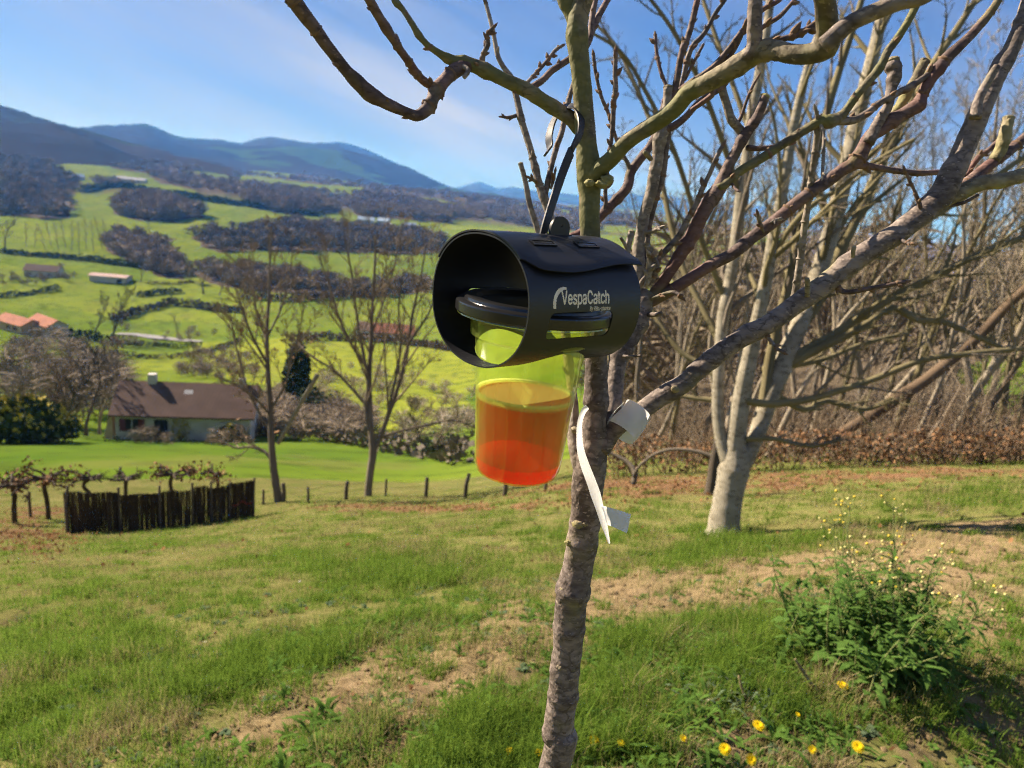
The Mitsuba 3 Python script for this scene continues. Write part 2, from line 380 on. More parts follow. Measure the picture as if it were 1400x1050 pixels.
FT = thing("fruit_tree", "bare young fruit tree with knobbly pruned branches standing nearest, trap hanging on it", "tree")
def limb_path(px, d0, d1=None, step=0.003):
    """rows (u, v, width in photo pixels[, depth]) -> rows (x, y, z, radius)"""
    L = np.concatenate([[0], np.cumsum([math.dist(a[:2], b[:2]) for a, b in zip(px, px[1:])])])
    d1 = d0 if d1 is None else d1
    rows = []
    for (u, v, w, *e), s in zip(px, L / L[-1]):
        d = e[0] if e else d0 + (d1 - d0) * s
        rows.append([*P(u, v, d), w * d / F / 2])
    return smooth_path(rows, step)

BUDS = np.random.default_rng(5)
def buds_on(path, every, size, seed):
    """alternate pointed buds along a twig, and one at its tip"""
    rg = np.random.default_rng(seed)
    s = np.concatenate([[0], np.cumsum(np.linalg.norm(np.diff(path[:, :3], axis=0), axis=1))])
    out, at, side = [], every * (0.5 + 0.5 * rg.random()), rg.random() * 6.28
    while at < s[-1] * 0.97:
        i = min(int(np.searchsorted(s, at)), len(path) - 2)
        p, t, r = path[i, :3], path[i + 1, :3] - path[i, :3], path[i, 3]
        t = t / (np.linalg.norm(t) + 1e-12)
        e = np.cross(t, [0.2, 0.5, 0.8]); e /= np.linalg.norm(e); g = np.cross(t, e)
        side += 2.4 + rg.normal() * 0.5
        n = math.cos(side) * e + math.sin(side) * g
        k = size * (0.7 + 0.7 * rg.random())
        ax = n * 0.75 + t * 0.8; ax /= np.linalg.norm(ax)
        b0 = p + n * r * 0.5
        out.append(tube(np.array([[*(b0), k * 0.42], [*(b0 + ax * k * 0.55), k * 0.50], [*(b0 + ax * k * 1.1), k * 0.36], [*(b0 + ax * k * 1.7), k * 0.06]]), 6, 0.15, 500, seed))
        if rg.random() < 0.35:                                          # a leaf scar: a collar of swollen bark
            out.append(tube(np.array([[*(p - t * k * 0.5), r * 0.95], [*p, r * 1.16 + k * 0.10], [*(p + t * k * 0.5), r * 0.95]]), 8, 0.2, 300, seed + 1))
        at += every * (0.6 + 0.8 * rg.random())
    t = path[-1, :3] - path[-2, :3]; t /= np.linalg.norm(t) + 1e-12
    k = size * 1.1
    out.append(tube(np.array([[*path[-1, :3], path[-1, 3] * 0.9], [*(path[-1, :3] + t * k * 0.5), max(k * 0.45, path[-1, 3])], [*(path[-1, :3] + t * k * 1.7), k * 0.08]]), 6, 0.1, 500, seed))
    return out

_seed = [100]
def limb(name, px, d0, d1=None, m="bark_brown", parent=FT, sides=16, rough=0.065, bud=None, cut=False, knots=(), label=None, flare=True):
    """one branch as one mesh; bud = (spacing, size) in metres; knots = (index fraction, gain, length) swellings"""
    _seed[0] += 1
    path = limb_path(px, d0, d1)
    s = np.concatenate([[0], np.cumsum(np.linalg.norm(np.diff(path[:, :3], axis=0), axis=1))])
    rg = np.random.default_rng(_seed[0])
    for f, gain, ln in knots:
        path[:, 3] *= 1 + gain * np.exp(-((s - f * s[-1]) / ln) ** 2)
    for _ in range(int(s[-1] / 0.03)):                                  # slight swellings at old nodes
        path[:, 3] *= 1 + rg.uniform(0.01, 0.09) * np.exp(-((s - rg.random() * s[-1]) / 0.0035) ** 2)
    wob = np.stack([meshkit.noise(np.stack([s * 45, 0 * s + k, 0 * s], -1), _seed[0]) - 0.5 for k in range(3)], -1)
    path[:, :3] += wob * path[:, 3:] * 0.35
    k = part(parent, name, tube(path, sides, rough, 160, _seed[0]), m, True, label=label)
    if bud:
        part(k, "bud", cat_meshes(buds_on(path, bud[0], bud[1], _seed[0])), "bud_brown" if m != "bark_pale" else m, True, kind="stuff")
    if cut:                                                             # a sawn end with its pale rough face
        t = path[-1, :3] - path[-3, :3]; t /= np.linalg.norm(t); r = path[-1, 3]
        part(k, "cut_end", tube(np.array([[*(path[-1, :3] - t * r * .6), r * 0.9], [*(path[-1, :3] + t * r * .25), r * 1.08], [*(path[-1, :3] + t * r * .5), r * 0.8]]), 12, 0.25, 300, _seed[0]), "bark_lichen", False)
    return k

# trunk and main stem; it goes on below the picture to the ground
_tp = [(758,1050,42,.672),(763,1006,43,.665),(766,976,41,.66),(770,947,41,.655),(772,917,40,.65),(776,888,40,.645),(778,858,43,.64),(780,829,43,.635),(784,805,45,.63),(791,770,41,.625),(796,740,43,.62),(799,720,41,.617),
       (801,693,40,.613),(804,660,45,.608),(808,630,44,.604),(812,600,36,.60),(813,573,31,.597),(815,549,33,.595),(815,520,32,.592),(815,496,30,.59),(812,430,29,.583),(808,340,28,.575),(806,300,28,.57),(806,262,29,.567),(804,222,30,.563),(801,190,28,.56),(798,150,27,.555),(795,108,26,.55),(791,72,28,.546),(789,45,29,.543),(792,18,27,.54),(802,-14,26,.536),(812,-60,24,.53)]
_rows = [[*P(u, v, d), w * d / F / 2] for u, v, w, d in _tp]
_b = np.array(_rows[0])
_gx, _gy = _b[0] - 0.075, _b[1] + 0.02
_rows = [[_gx, _gy, float(height(_gx, _gy)) - 0.05, 0.030], [_gx + .012, _gy - .003, float(height(_gx, _gy)) + .08, 0.022], [(_gx + _b[0]) / 2, (_gy + _b[1]) / 2, (_b[2] + float(height(_gx, _gy))) / 2, 0.017]] + _rows
_path = smooth_path(_rows, 0.0025)
_s = np.concatenate([[0], np.cumsum(np.linalg.norm(np.diff(_path[:, :3], axis=0), axis=1))])
def near_v(v):
    q = P(np.interp(v, [c[1] for c in _tp[::-1]], [c[0] for c in _tp[::-1]]), v, np.interp(v, [c[1] for c in _tp[::-1]], [c[3] for c in _tp[::-1]]))
    return _s[int(np.argmin(np.linalg.norm(_path[:, :3] - q, axis=1)))]
for v, g, ln in ((806, .10, .004), (812, .09, .0025), (858, .07, .004), (917, .06, .003), (950, .07, .004), (1000, .07, .003), (545, .12, .004), (552, .08, .002), (238, .14, .012), (48, .10, .006), (740, .04, .004), (716, .07, .004), (480, .1, .003)):
    _path[:, 3] *= 1 + g * np.exp(-((_s - near_v(v)) / ln) ** 2)
_cut = int(np.argmin(np.abs(_s - near_v(470))))
TK = part(FT, "trunk", tube(_path[:_cut + 1], 28, 0.06, 110, 1, cap=False), "bark_brown", True)
ST = part(TK, "upper_stem", tube(_path[_cut:], 26, 0.06, 110, 1, cap=False), "bark_mossy", True, label="green algae-tinged upper stem")
limb("stem_fork", [(790,40,24),(782,18,22),(770,-8,22),(755,-60,20)], .545, .54, "bark_mossy")
# knots and pruning scars on the trunk
_k = []
for u, v, d, r in ((778,742,.613,.0035),(772,806,.622,.004),(790,717,.604,.0045),(800,716,.604,.003),(787,588,.588,.004),(765,912,.637,.003),(770,1030,.655,.003),(829,246,.556,.006),(823,252,.555,.005),(806,250,.552,.004),(783,915,.637,.0025),(779,845,.625,.0025)):
    m = trimesh.creation.icosphere(2, 1.0); q = m.vertices * (1 + 0.5 * (meshkit.fbm(m.vertices * 2.1 + u, 3, 4)[:, None] - 0.5) * 2) * [r, r, r * 0.7]
    _k.append((q + P(u, v, d), m.faces))
part(TK, "knot", cat_meshes(_k), "bark_lichen", True, kind="stuff")

# the low left stem that leaves the trunk behind the trap's cup, and its shoots above
L1 = limb("branch", [(803,668,30,.606),(792,636,22,.605),(785,604,19,.608),(784,575,15,.612),(783,545,13,.617),(777,490,13,.625),(769,410,12,.635),(760,332,11),(752,296,11),(744,268,12),(736,248,10),(728,216,9),(720,186,9),(712,160,9),(706,133,8.5),(699,107,7.5),(690,94,7),(681,76,6.5),(676,51,6),(670,25,5.5),(663,0,5),(655,-30,4)], .64, .64, "bark_pale", bud=(.03, .0032), knots=((.62, .25, .004), (.72, .2, .003)))
limb("twig", [(744,268,9),(748,252,8),(754,226,8),(762,198,8),(768,179,8),(777,137,8),(783,118,7),(790,95,6)], .64, .65, "bark_brown", L1, 10, bud=(.02, .003))
limb("twig", [(742,345,9),(736,320,8),(732,306,8),(724,278,8),(718,250,7),(712,224,7)], .645, .63, "bark_pale", L1, 10, cut=True)
limb("twig", [(760,330,7),(764,350,8),(772,372,8),(778,400,8)], .63, .62, "bark_brown", L1, 8)
limb("twig", [(739,255,5),(731,247,5),(724,243,4)], .64, .632, "bark_lichen", L1, 8, bud=(.004, .003))
limb("twig", [(753,258,4),(757,247,4),(759,236,3)], .64, .635, "bark_brown", L1, 8, bud=(.006, .003))
limb("twig", [(706,158,5),(696,161,5),(686,160,3)], .64, .63, "bark_brown", L1, 8, bud=(.006, .002))

# the branch the trap hangs from, going left towards the viewer
H1 = limb("branch", [(806,186,20),(790,173,20),(777,160,20),(752,145,19.5),(723,127,19),(697,114,18.5),(668,99,18),(650,90,18),(634,86,18),(616,81,12),(597,70,9),(584,61,8.5),(572,48,8),(565,36,8),(551,14,7.5),(540,2,7),(530,-20,6)], .572, .515, "bark_mossy", bud=(.018, .0028), knots=((.28, .10, .0015), (.50, .15, .004), (.60, .25, .005), (.66, .3, .003), (.80, .35, .003), (.93, .5, .003)), rough=.08)
H2 = limb("branch", [(640,90,18),(622,97,20),(610,108,18),(597,123,18),(590,138,16),(580,150,17),(568,157,15),(552,152,13),(534,145,14),(516,135,17),(502,126,22),(489,113,19),(472,95,16),(457,76,16),(442,58,17),(428,38,18),(413,18,20),(398,-4,21),(370,-45,22)], .54, .42, "bark_red", knots=((.19, .22, .005), (.27, .2, .004), (.44, .12, .006), (.60, .10, .004)), bud=(.017, .0030))
limb("twig", [(600,120,10),(587,116,11),(574,105,11),(560,85,11),(547,67,11),(533,45,12),(520,24,13),(507,4,13),(490,-25,13)], .527, .45, "bark_red", H2, 12, bud=(.015, .0032), knots=((.62, .2, .004),))
limb("twig", [(655,92,8),(659,84,8),(661,74,7),(667,61,7),(666,48,6),(674,38,5)], .55, .54, "bark_brown", H1, 10, bud=(.005, .0028))
limb("twig", [(714,120,5),(734,98,5),(748,83,5),(759,69,5),(768,63,4)], .566, .60, "bark_brown", H1, 10, bud=(.008, .0028))
limb("twig", [(720,124,9),(741,110,9),(755,96,9),(777,81,9),(796,66,8),(806,48,8)], .566, .60, "bark_red", H1, 10, bud=(.02, .0028))
limb("twig", [(628,88,7),(640,96,7),(634,106,6)], .535, .53, "bark_pale", H2, 8)

# the upper right branch, coming forward out of focus
R1 = limb("branch", [(806,246,24),(818,231,23),(834,217,22),(852,199,21),(872,183,21),(897,167,22),(922,148,23),(940,127,24),(966,113,25),(991,98,26),(1014,84,27),(1036,71,28),(1052,67,26),(1066,70,24),(1080,75,26),(1096,76,26),(1112,72,28),(1126,63,32),(1131,50,31),(1129,25,28),(1127,0,28),(1124,-50,28)], .563, .40, "bark_mossy", knots=((.55, .10, .004), (.64, .22, .003), (.67, .18, .002), (.80, .12, .006)), rough=.07)
limb("branch", [(1124,62,24),(1149,40,22),(1175,24,22),(1207,11,22),(1235,2,21),(1262,-4,20),(1300,-30,20)], .415, .385, "bark_brown")
limb("branch", [(1022,80,16),(1031,62,20),(1032,36,19),(1033,12,19),(1034,-12,18),(1036,-50,18)], .468, .45, "bark_brown", knots=((.3, .12, .004), (.5, .1, .004)))
limb("twig", [(1040,62,9),(1058,56,8),(1077,51,8),(1094,45,9),(1111,34,8)], .468, .46, "bark_red", R1, 10, bud=(.006, .004))
limb("twig", [(968,118,8),(975,128,8),(960,140,7),(945,150,6)], .52, .53, "bark_red", R1, 10)

# second stem behind the hood, up to the hub where four branches part
S2 = limb("branch", [(818,618,26),(828,590,22),(838,545,23),(846,496,25),(858,466,29),(870,440,31),(880,414,32),(888,402,26)], .60, .635, "bark_brown", knots=((.62, .12, .006), (.8, .15, .006)), rough=.14)
limb("twig", [(852,487,5),(864,487,4),(876,486,4)], .61, .60, "bark_brown", S2, 8)
B1 = limb("branch", [(884,414,17),(898,407,17),(926,391,16),(950,376,16),(977,360,16),(1003,346,16),(1028,326,17),(1060,302,17),(1091,277,17),(1125,253,17),(1150,233,17),(1171,219,18),(1192,185,18),(1207,177,17),(1228,162,17),(1250,148,19),(1257,143,22),(1261,132,15),(1271,111,15),(1284,92,16),(1296,77,16),(1318,56,13),(1336,38,12),(1357,13,11),(1370,-8,10),(1390,-40,9)], .635, .60, "bark_red", bud=(.03, .003), knots=((.62, .35, .004), (.76, .22, .003), (.52, .18, .006)))
limb("branch", [(1186,196,16),(1194,180,15),(1203,164,14),(1214,146,13),(1217,130,13),(1221,111,14),(1222,98,17),(1220,84,18)], .612, .605, "bark_brown", knots=((.80, .25, .004), (.93, .35, .004)), cut=True, rough=.22)
limb("branch", [(1206,178,11),(1224,153,14),(1237,131,14),(1250,109,13),(1262,85,13)], .625, .63, "bark_lichen", rough=.2, cut=True)
limb("twig", [(1165,227,10),(1184,227,9),(1220,232,8),(1259,237,8),(1297,235,7),(1330,236,7),(1352,234,5)], .615, .66, "bark_red", B1, 10, bud=(.025, .003))
limb("twig", [(1076,298,5),(1064,300,5),(1056,303,3)], .623, .615, "bark_pale", B1, 8, bud=(.004, .002))
limb("twig", [(1044,318,4),(1038,302,5),(1036,293,5)], .622, .612, "bark_lichen", B1, 8, bud=(.004, .003))
B2 = limb("branch", [(888,412,14),(896,398,15),(912,376,16),(926,354,17),(943,326,18),(958,300,20),(971,276,20),(985,254,19),(994,233,15),(1008,206,14),(1020,184,14),(1032,164,13),(1040,147,13),(1046,131,12)], .635, .60, "bark_red", cut=True, knots=((.30, .2, .0025), (.55, .12, .006), (.80, .15, .003), (.88, .2, .002)), rough=.14)
limb("twig", [(1018,188,10),(1011,177,12),(999,164,12),(994,147,11),(989,130,11),(986,119,12)], .612, .60, "bark_pale", B2, 12, cut=True)
limb("twig", [(1006,172,5),(1013,160,5),(1020,140,4),(1028,120,4),(1037,104,3)], .61, .60, "bark_red", B2, 8, bud=(.012, .002))
B2R = limb("branch", [(982,257,13),(999,246,13),(1016,232,12),(1046,214,12),(1070,197,12),(1097,180,12),(1118,168,13),(1134,167,16),(1148,160,14),(1156,152,11),(1171,131,11),(1186,113,11),(1203,92,11),(1213,71,11),(1224,56,11),(1237,36,10),(1248,17,10),(1257,-2,9),(1275,-40,8)], .612, .575, "bark_mossy", knots=((.40, .3, .004), (.43, .25, .004), (.66, .2, .003)), bud=(.02, .003))
limb("twig", [(1140,166,11),(1164,164,11),(1186,154,10),(1203,141,9),(1228,128,9),(1250,116,9),(1267,104,8),(1282,90,7)], .597, .61, "bark_brown", B2R, 10, bud=(.014, .0035))
limb("twig", [(1118,174,8),(1116,200,8),(1109,246,8),(1104,280,8),(1100,308,9),(1094,354,9),(1087,400,10),(1084,412,11)], .600, .66, "bark_pale", B2R, 10, bud=(.02, .0028))
limb("twig", [(1120,166,6),(1126,186,5),(1126,212,5),(1124,242,4)], .597, .585, "bark_pale", B2R, 8, bud=(.01, .002))
limb("twig", [(1116,166,4),(1117,158,5),(1115,150,4)], .597, .59, "bark_pale", B2R, 8, bud=(.004, .003))
limb("twig", [(1000,250,4),(1006,259,4),(1012,262,3)], .61, .60, "bark_red", B2, 8)
limb("twig", [(1022,202,8),(1040,203,7),(1062,200,6),(1085,195,5)], .61, .63, "bark_red", B2, 8, bud=(.01, .002))
B3 = limb("branch", [(870,402,15),(872,370,16),(874,338,16),(880,297,15),(889,263,16),(896,228,16),(903,190,17),(907,170,18),(912,142,13),(914,121,13)], .635, .605, "bark_pale", cut=True, knots=((.62, .15, .004), (.80, .2, .006)), rough=.18)
limb("branch", [(876,372,10),(885,318,10),(896,270,11),(904,240,11),(909,205,10),(912,180,10)], .64, .615, "bark_brown", bud=(.02, .004))
limb("twig", [(880,318,6),(893,316,6),(904,311,5)], .625, .61, "bark_pale", B3, 8, bud=(.006, .003))
limb("twig", [(890,218,7),(884,211,8),(881,208,6)], .607, .598, "bark_lichen", B3, 8)
limb("twig", [(912,120,5),(903,96,5),(898,72,5),(896,50,5)], .605, .61, "bark_red", B3, 8, bud=(.010, .0028))
limb("branch", [(906,174,10),(920,132,9),(926,104,9),(931,77,9),(941,48,8.5),(953,0,8),(960,-30,7)], .61, .59, "bark_red", bud=(.03, .003), knots=((.55, .3, .003),))
limb("twig", [(930,120,7),(936,100,7),(941,78,7),(948,62,7),(957,53,7),(966,41,6),(978,19,6),(991,0,5),(1003,-22,5)], .612, .595, "bark_brown", B3, 10, bud=(.010, .0030))
limb("twig", [(936,110,4),(948,86,4),(960,64,4)], .612, .60, "bark_red", B3, 8, bud=(.008, .002))
limb("branch", [(905,178,11),(922,172,10),(938,160,9),(957,139,8),(988,118,7),(1003,92,7),(1020,68,6),(1040,40,6),(1066,22,6),(1086,0,5),(1110,-25,5)], .61, .56, "bark_red", bud=(.022, .0028))
limb("branch", [(906,140,8),(940,117,9),(974,92,8),(996,68,8),(1014,44,8),(1030,28,7),(1043,12,7),(1065,0,6),(1085,-20,6)], .615, .57, "bark_red", bud=(.020, .003))
limb("twig", [(984,86,6),(997,78,6),(1010,56,6),(1019,32,6)], .60, .585, "bark_red", B3, 8, bud=(.012, .003))
limb("twig", [(868,398,7),(884,376,8),(898,357,8),(926,325,8),(939,301,8),(951,280,7),(959,261,7),(971,237,6),(980,215,6),(988,200,6)], .63, .60, "bark_brown", S2, 10, bud=(.014, .0034))
limb("twig", [(882,392,6),(887,380,7),(889,368,7),(889,349,7),(886,334,8)], .612, .60, "bark_pale", S2, 10, bud=(.005, .0034))
limb("twig", [(890,390,6),(895,374,7),(898,362,8),(893,352,6)], .614, .602, "bark_brown", S2, 10, bud=(.004, .0036))
limb("twig", [(850,385,9),(854,364,9),(859,337,9),(864,317,9)], .61, .60, "bark_pale", S2, 10, cut=True)
limb("twig", [(858,342,5),(853,332,5),(848,325,4)], .603, .595, "bark_pale", S2, 8)
limb("twig", [(890,408,5),(920,400,7),(932,407,5)], .625, .61, "bark_brown", S2, 8, bud=(.01, .003))
limb("twig", [(888,430,8),(899,430,7),(904,428,5)], .625, .61, "bark_brown", S2, 8)

# branch that passes behind the trunk
BB = limb("branch", [(762,342,14),(770,333,14),(780,326,13),(794,319,13),(808,306,13),(822,294,13),(843,273,13),(858,255,14),(863,236,13),(875,218,12),(889,199,11),(898,177,10),(906,150,9),(911,128,8)], .66, .68, "bark_red", knots=((.40, .25, .003), (.33, .2, .003)))
limb("twig", [(826,292,6),(828,278,6),(827,263,6),(829,246,6),(833,215,6),(836,190,6),(838,172,7),(839,146,7),(841,120,7),(841,103,7),(842,80,6),(842,72,6)], .665, .64, "bark_brown", BB, 10, bud=(.010, .0036))
limb("twig", [(862,234,6),(858,223,6),(851,210,5),(841,186,5),(835,167,5),(830,151,5),(821,130,5),(814,99,5),(811,76,5)], .67, .65, "bark_brown", BB, 10, bud=(.012, .0030))
limb("branch", [(800,66,9),(807,50,9),(809,30,8),(812,10,8),(818,-20,7)], .555, .57, "bark_red", bud=(.02, .003))
limb("branch", [(803,60,8),(808,46,9),(820,20,9),(831,0,8),(845,-25,7)], .56, .58, "bark_red", bud=(.02, .003))

# the thick lower right branch
R2 = limb("branch", [(818,612,30),(834,593,27),(854,577,25),(877,562,25),(911,538,26),(946,513,26),(980,488,26),(1014,463,26),(1049,443,26),(1085,416,26),(1117,394,28),(1143,374,28),(1181,347,29),(1220,322,29),(1258,295,30),(1284,274,33),(1297,256,33),(1303,238,30),(1313,213,28),(1329,178,28),(1340,152,27),(1353,124,24),(1368,94,24),(1381,72,21),(1396,36,19),(1405,8,18),(1420,-40,17)], .60, .60, "bark_brown", knots=((.14, .06, .004), (.46, .10, .004), (.68, .10, .008), (.86, .12, .004), (.92, .2, .003)), rough=.06, sides=22)
limb("branch", [(1280,278,18),(1305,266,22),(1336,254,21),(1374,246,20),(1400,238,20),(1450,225,18)], .605, .61, "bark_lichen", rough=.2)
limb("branch", [(1300,266,14),(1323,251,16),(1349,228,15),(1374,210,14),(1402,187,13),(1440,150,12)], .615, .63, "bark_red", bud=(.03, .003))
limb("twig", [(1360,220,15),(1368,206,16),(1372,186,16),(1379,163,14)], .62, .615, "bark_lichen", R2, 12, cut=True, rough=.2)
limb("twig", [(1334,160,16),(1338,138,12),(1352,110,11),(1364,90,10)], .585, .585, "bark_brown", R2, 12)
limb("twig", [(1320,240,6),(1336,216,8),(1352,204,7),(1362,194,6)], .63, .64, "bark_red", R2, 8, bud=(.01, .003))
limb("twig", [(1259,284,5),(1256,275,6),(1250,260,4),(1243,245,4),(1237,231,3)], .592, .58, "bark_red", R2, 8, bud=(.008, .0022))
limb("twig", [(1140,384,9),(1154,399,7),(1194,393,6),(1216,389,6),(1238,385,6)], .60, .58, "bark_red", R2, 10, bud=(.010, .0026))
limb("twig", [(1104,404,8),(1104,390,7),(1103,380,6)], .588, .58, "bark_lichen", R2, 8, rough=.25)
limb("twig", [(1166,352,5),(1167,342,6),(1169,337,5)], .588, .583, "bark_lichen", R2, 8)
limb("twig", [(1232,328,5),(1240,332,5),(1246,333,5)], .59, .58, "bark_brown", R2, 8, bud=(.004, .002))
limb("twig", [(1044,454,7),(1054,466,5),(1062,476,5),(1072,482,5)], .60, .585, "bark_brown", R2, 8, bud=(.005, .0022))
limb("twig", [(1288,282,5),(1305,280,5),(1320,276,5),(1338,266,4)], .61, .60, "bark_red", R2, 8)
_m = trimesh.creation.icosphere(2, .0036); _m2 = trimesh.creation.icosphere(2, .0022)
part(R2, "knot", cat_meshes([(_m.vertices * [1, 1, .9] + P(923, 532, .588), _m.faces), (_m2.vertices + P(921, 531, .585), _m2.faces)]), "bark_lichen", True)

# ------------------------------------------------------------------ the wasp trap
import manifold3d as m3
mat("black_sheet", {"type": "principled", "base_color": {"type": "rgb", "value": [0.010, 0.0105, 0.014]}, "roughness": 0.42, "specular": 0.5})
mat("black_lid", {"type": "principled", "base_color": {"type": "rgb", "value": [0.012, 0.012, 0.013]}, "roughness": 0.22, "specular": 0.6})
mat("black_strap", {"type": "principled", "base_color": {"type": "rgb", "value": [0.016, 0.016, 0.018]}, "roughness": 0.5, "specular": 0.5})
mat("print_cream", {"type": "principled", "base_color": {"type": "rgb", "value": [0.80, 0.70, 0.52]}, "roughness": 0.5})
TRAP = thing("wasp_trap", "black wasp trap with a clear cup of red bait, hooked on the branch", "wasp trap")
PHI = math.radians(42)
AX, BX = np.array([math.cos(PHI), math.sin(PHI), 0]), np.array([-math.sin(PHI), math.cos(PHI), 0])
LIDC = P(731, 419, .513)
def local(v):                                                            # columns: along the hood, across it away from the viewer, up
    v = np.asarray(v, float)
    return LIDC + v[:, :1] * AX + v[:, 1:2] * BX + v[:, 2:3] * np.array([0, 0, 1.0])
def lm(mesh):
    if hasattr(mesh, "to_mesh"):
        q = mesh.to_mesh(); return local(q.vert_properties[:, :3]), np.array(q.tri_verts)
    return local(mesh.vertices if hasattr(mesh, "vertices") else mesh[0]), np.array(mesh.faces if hasattr(mesh, "faces") else mesh[1])
HW, HV, HL, HZ = .0530, .0450, .108, .0055
def section(t, off=0.0):                                                 # outline of the squashed tube; t from the top, negative towards the viewer
    c, s_ = np.cos(t), np.sin(t)
    return (HW + off) * np.sign(s_) * np.abs(s_) ** .92, HZ + (HV + off) * np.sign(c) * np.abs(c) ** .92
def ring(off0, off1, n=160):
    t = -np.linspace(0, 2 * np.pi, n, endpoint=False)
    return m3.CrossSection([np.stack(section(t, off1), 1)]) - m3.CrossSection([np.stack(section(t, off0), 1)])
def along_x(cs, length):                                                 # a cross-section in (y, z) extruded along x
    return m3.Manifold.extrude(cs, length, 60).rotate([90, 0, 90]).translate([-length / 2, 0, 0])
def slot(x0, x1, z0, z1, y):
    c = m3.CrossSection.square([x1 - x0 - 2 * min(.0045, (z1 - z0) * .45), z1 - z0 - 2 * min(.0045, (z1 - z0) * .45)], True).offset(min(.0045, (z1 - z0) * .45), m3.JoinType.Round, circular_segments=32)
    return m3.Manifold.extrude(c, .15).rotate([90, 0, 0]).translate([(x0 + x1) / 2, y, (z0 + z1) / 2])
shell = along_x(ring(-.0011, 0), HL)
shell = shell - slot(-.0350, .0255, -.0120, .0062, 0) - slot(-.0225, .0225, -.0068, .0050, .15)
shell = shell - m3.Manifold.cylinder(.08, .0400, .0412, 96).translate([0, 0, -.08])
part(TRAP, "hood", lm(shell), "black_sheet", 35, label="matt black tube-shaped hood with a slot in its side")
# outer flap of the wrapped sheet over the top, its slightly wavy edge standing off the hood on the near side
xs = np.linspace(-HL / 2 - .0005, HL / 2 + .002, 90)
XS = np.repeat(xs[None], 60, 0)
e0 = np.radians(-56 - 4 * np.cos((XS + .02) / HL * 5.5) + 9 * np.exp(-((XS + HL / 2) / .008) ** 2))
TT = e0 + (np.radians(62) - e0) * np.linspace(0, 1, 60)[:, None]
lift = .0007 + .0042 * np.exp(-((TT - e0) / .22) ** 2) * (1 - np.exp(-((XS + HL / 2) / .014) ** 2))
def flap(off):
    y_, z_ = section(TT, lift + off)
    return np.stack([XS, y_, z_], -1).reshape(-1, 3)
def sheet_solid(o, i_, nu, nv):
    i, j = np.meshgrid(np.arange(nu - 1), np.arange(nv - 1), indexing="ij")
    q = np.stack([i * nv + j, i * nv + j + 1, (i + 1) * nv + j + 1, (i + 1) * nv + j], -1).reshape(-1, 4)
    N = nu * nv
    edge = np.concatenate([np.arange(nv), np.arange(1, nu) * nv + nv - 1, (nu - 1) * nv + np.arange(nv - 1)[::-1], np.arange(1, nu - 1)[::-1] * nv])
    e2 = np.roll(edge, -1)
    side = np.stack([edge, e2, e2 + N, edge + N], -1)
    f = np.vstack([q, q[:, ::-1] + N, side])
    return np.vstack([o, i_]), np.vstack([f[:, [0, 1, 2]], f[:, [0, 2, 3]]])
part(TRAP, "flap", lm(sheet_solid(flap(.0011), flap(0), 60, 90)), "black_sheet", 40)
def hood_patch(poly, off0, off1, t0=None):
    """a flat outline wrapped on the hood: x along it, y the height (near side), or the arc from angle t0 (top)"""
    m = trimesh.creation.extrude_polygon(poly, 1.0, engine="earcut").subdivide() if not isinstance(poly, trimesh.Trimesh) else poly
    v = np.array(m.vertices); f = np.array(m.faces)
    off = off0 + v[:, 2] * (off1 - off0)
    t = -np.arccos(np.clip((v[:, 1] - HZ) / HV, -1, 1) ) if t0 is None else t0 + v[:, 1] / .050
    if t0 is None:
        c = np.clip((v[:, 1] - HZ) / HV, -1, 1); t = -np.arccos(np.sign(c) * np.abs(c) ** (1 / .92))
    y_, z_ = section(t, off)
    return np.stack([v[:, 0], y_, z_], -1), f
import shapely.affinity
for x0 in (-.024, .018):                                                 # the tongues tucked through slits on top
    b = shapely.box(x0 - .0105, -.0032, x0 + .0105, .0032)
    q = [hood_patch(b.difference(shapely.affinity.scale(b, .86, .62)), .0022, .0030, np.radians(-27)), hood_patch(shapely.affinity.skew(shapely.affinity.scale(b, .78, .36), 12), .0022, .0028, np.radians(-27))]
    part(TRAP, "locking_tongue", lm(cat_meshes(q)), "black_lid", False)
# lettering printed on the hood
def wrap_text(text, h, x0, z0, width, bold=False):
    m = meshkit.text_mesh(text, h, 1.0, bold).subdivide()
    v = np.array(m.vertices); v[:, 0] = x0 + v[:, 0] * width / v[:, 0].max(); v[:, 1] += z0
    return hood_patch(trimesh.Trimesh(v, m.faces, process=False), .00005, .0002)
letters = [wrap_text("VespaCatch", .0084, -.0262, .0116, .0462, True), wrap_text("By Véto-pharma", .0030, .0010, .0068, .0205)]
arc = shapely.affinity.scale(shapely.Point(0, 0).buffer(.0125, 48).difference(shapely.Point(.0018, -.0008).buffer(.0112, 48)).intersection(shapely.Polygon([(-.03, -.004), (-.03, .03), (.0030, .03), (.0030, .008), (-.004, -.004)])), .82, .82)
letters.append(hood_patch(shapely.affinity.translate(arc, -.0225, .0115), .00005, .0002))
part(TRAP, "lettering", lm(cat_meshes(letters)), "print_cream", False, label="cream printed name with a curved stroke")
def lathe(prof, n=96, closed=False):
    pr = np.array(prof, float); w = np.arange(n) * 2 * np.pi / n
    v = np.stack([pr[:, None, 0] * np.cos(w), pr[:, None, 0] * np.sin(w), np.repeat(pr[:, 1:2], n, 1)], -1).reshape(-1, 3)
    k = len(pr); i, j = np.meshgrid(np.arange(k - 1 + closed), np.arange(n), indexing="ij")
    f = np.stack([i * n + j, i * n + (j + 1) % n, (i + 1) % k * n + (j + 1) % n, (i + 1) % k * n + j], -1).reshape(-1, 4)
    return v, np.vstack([f[:, [0, 1, 2]], f[:, [0, 2, 3]]])
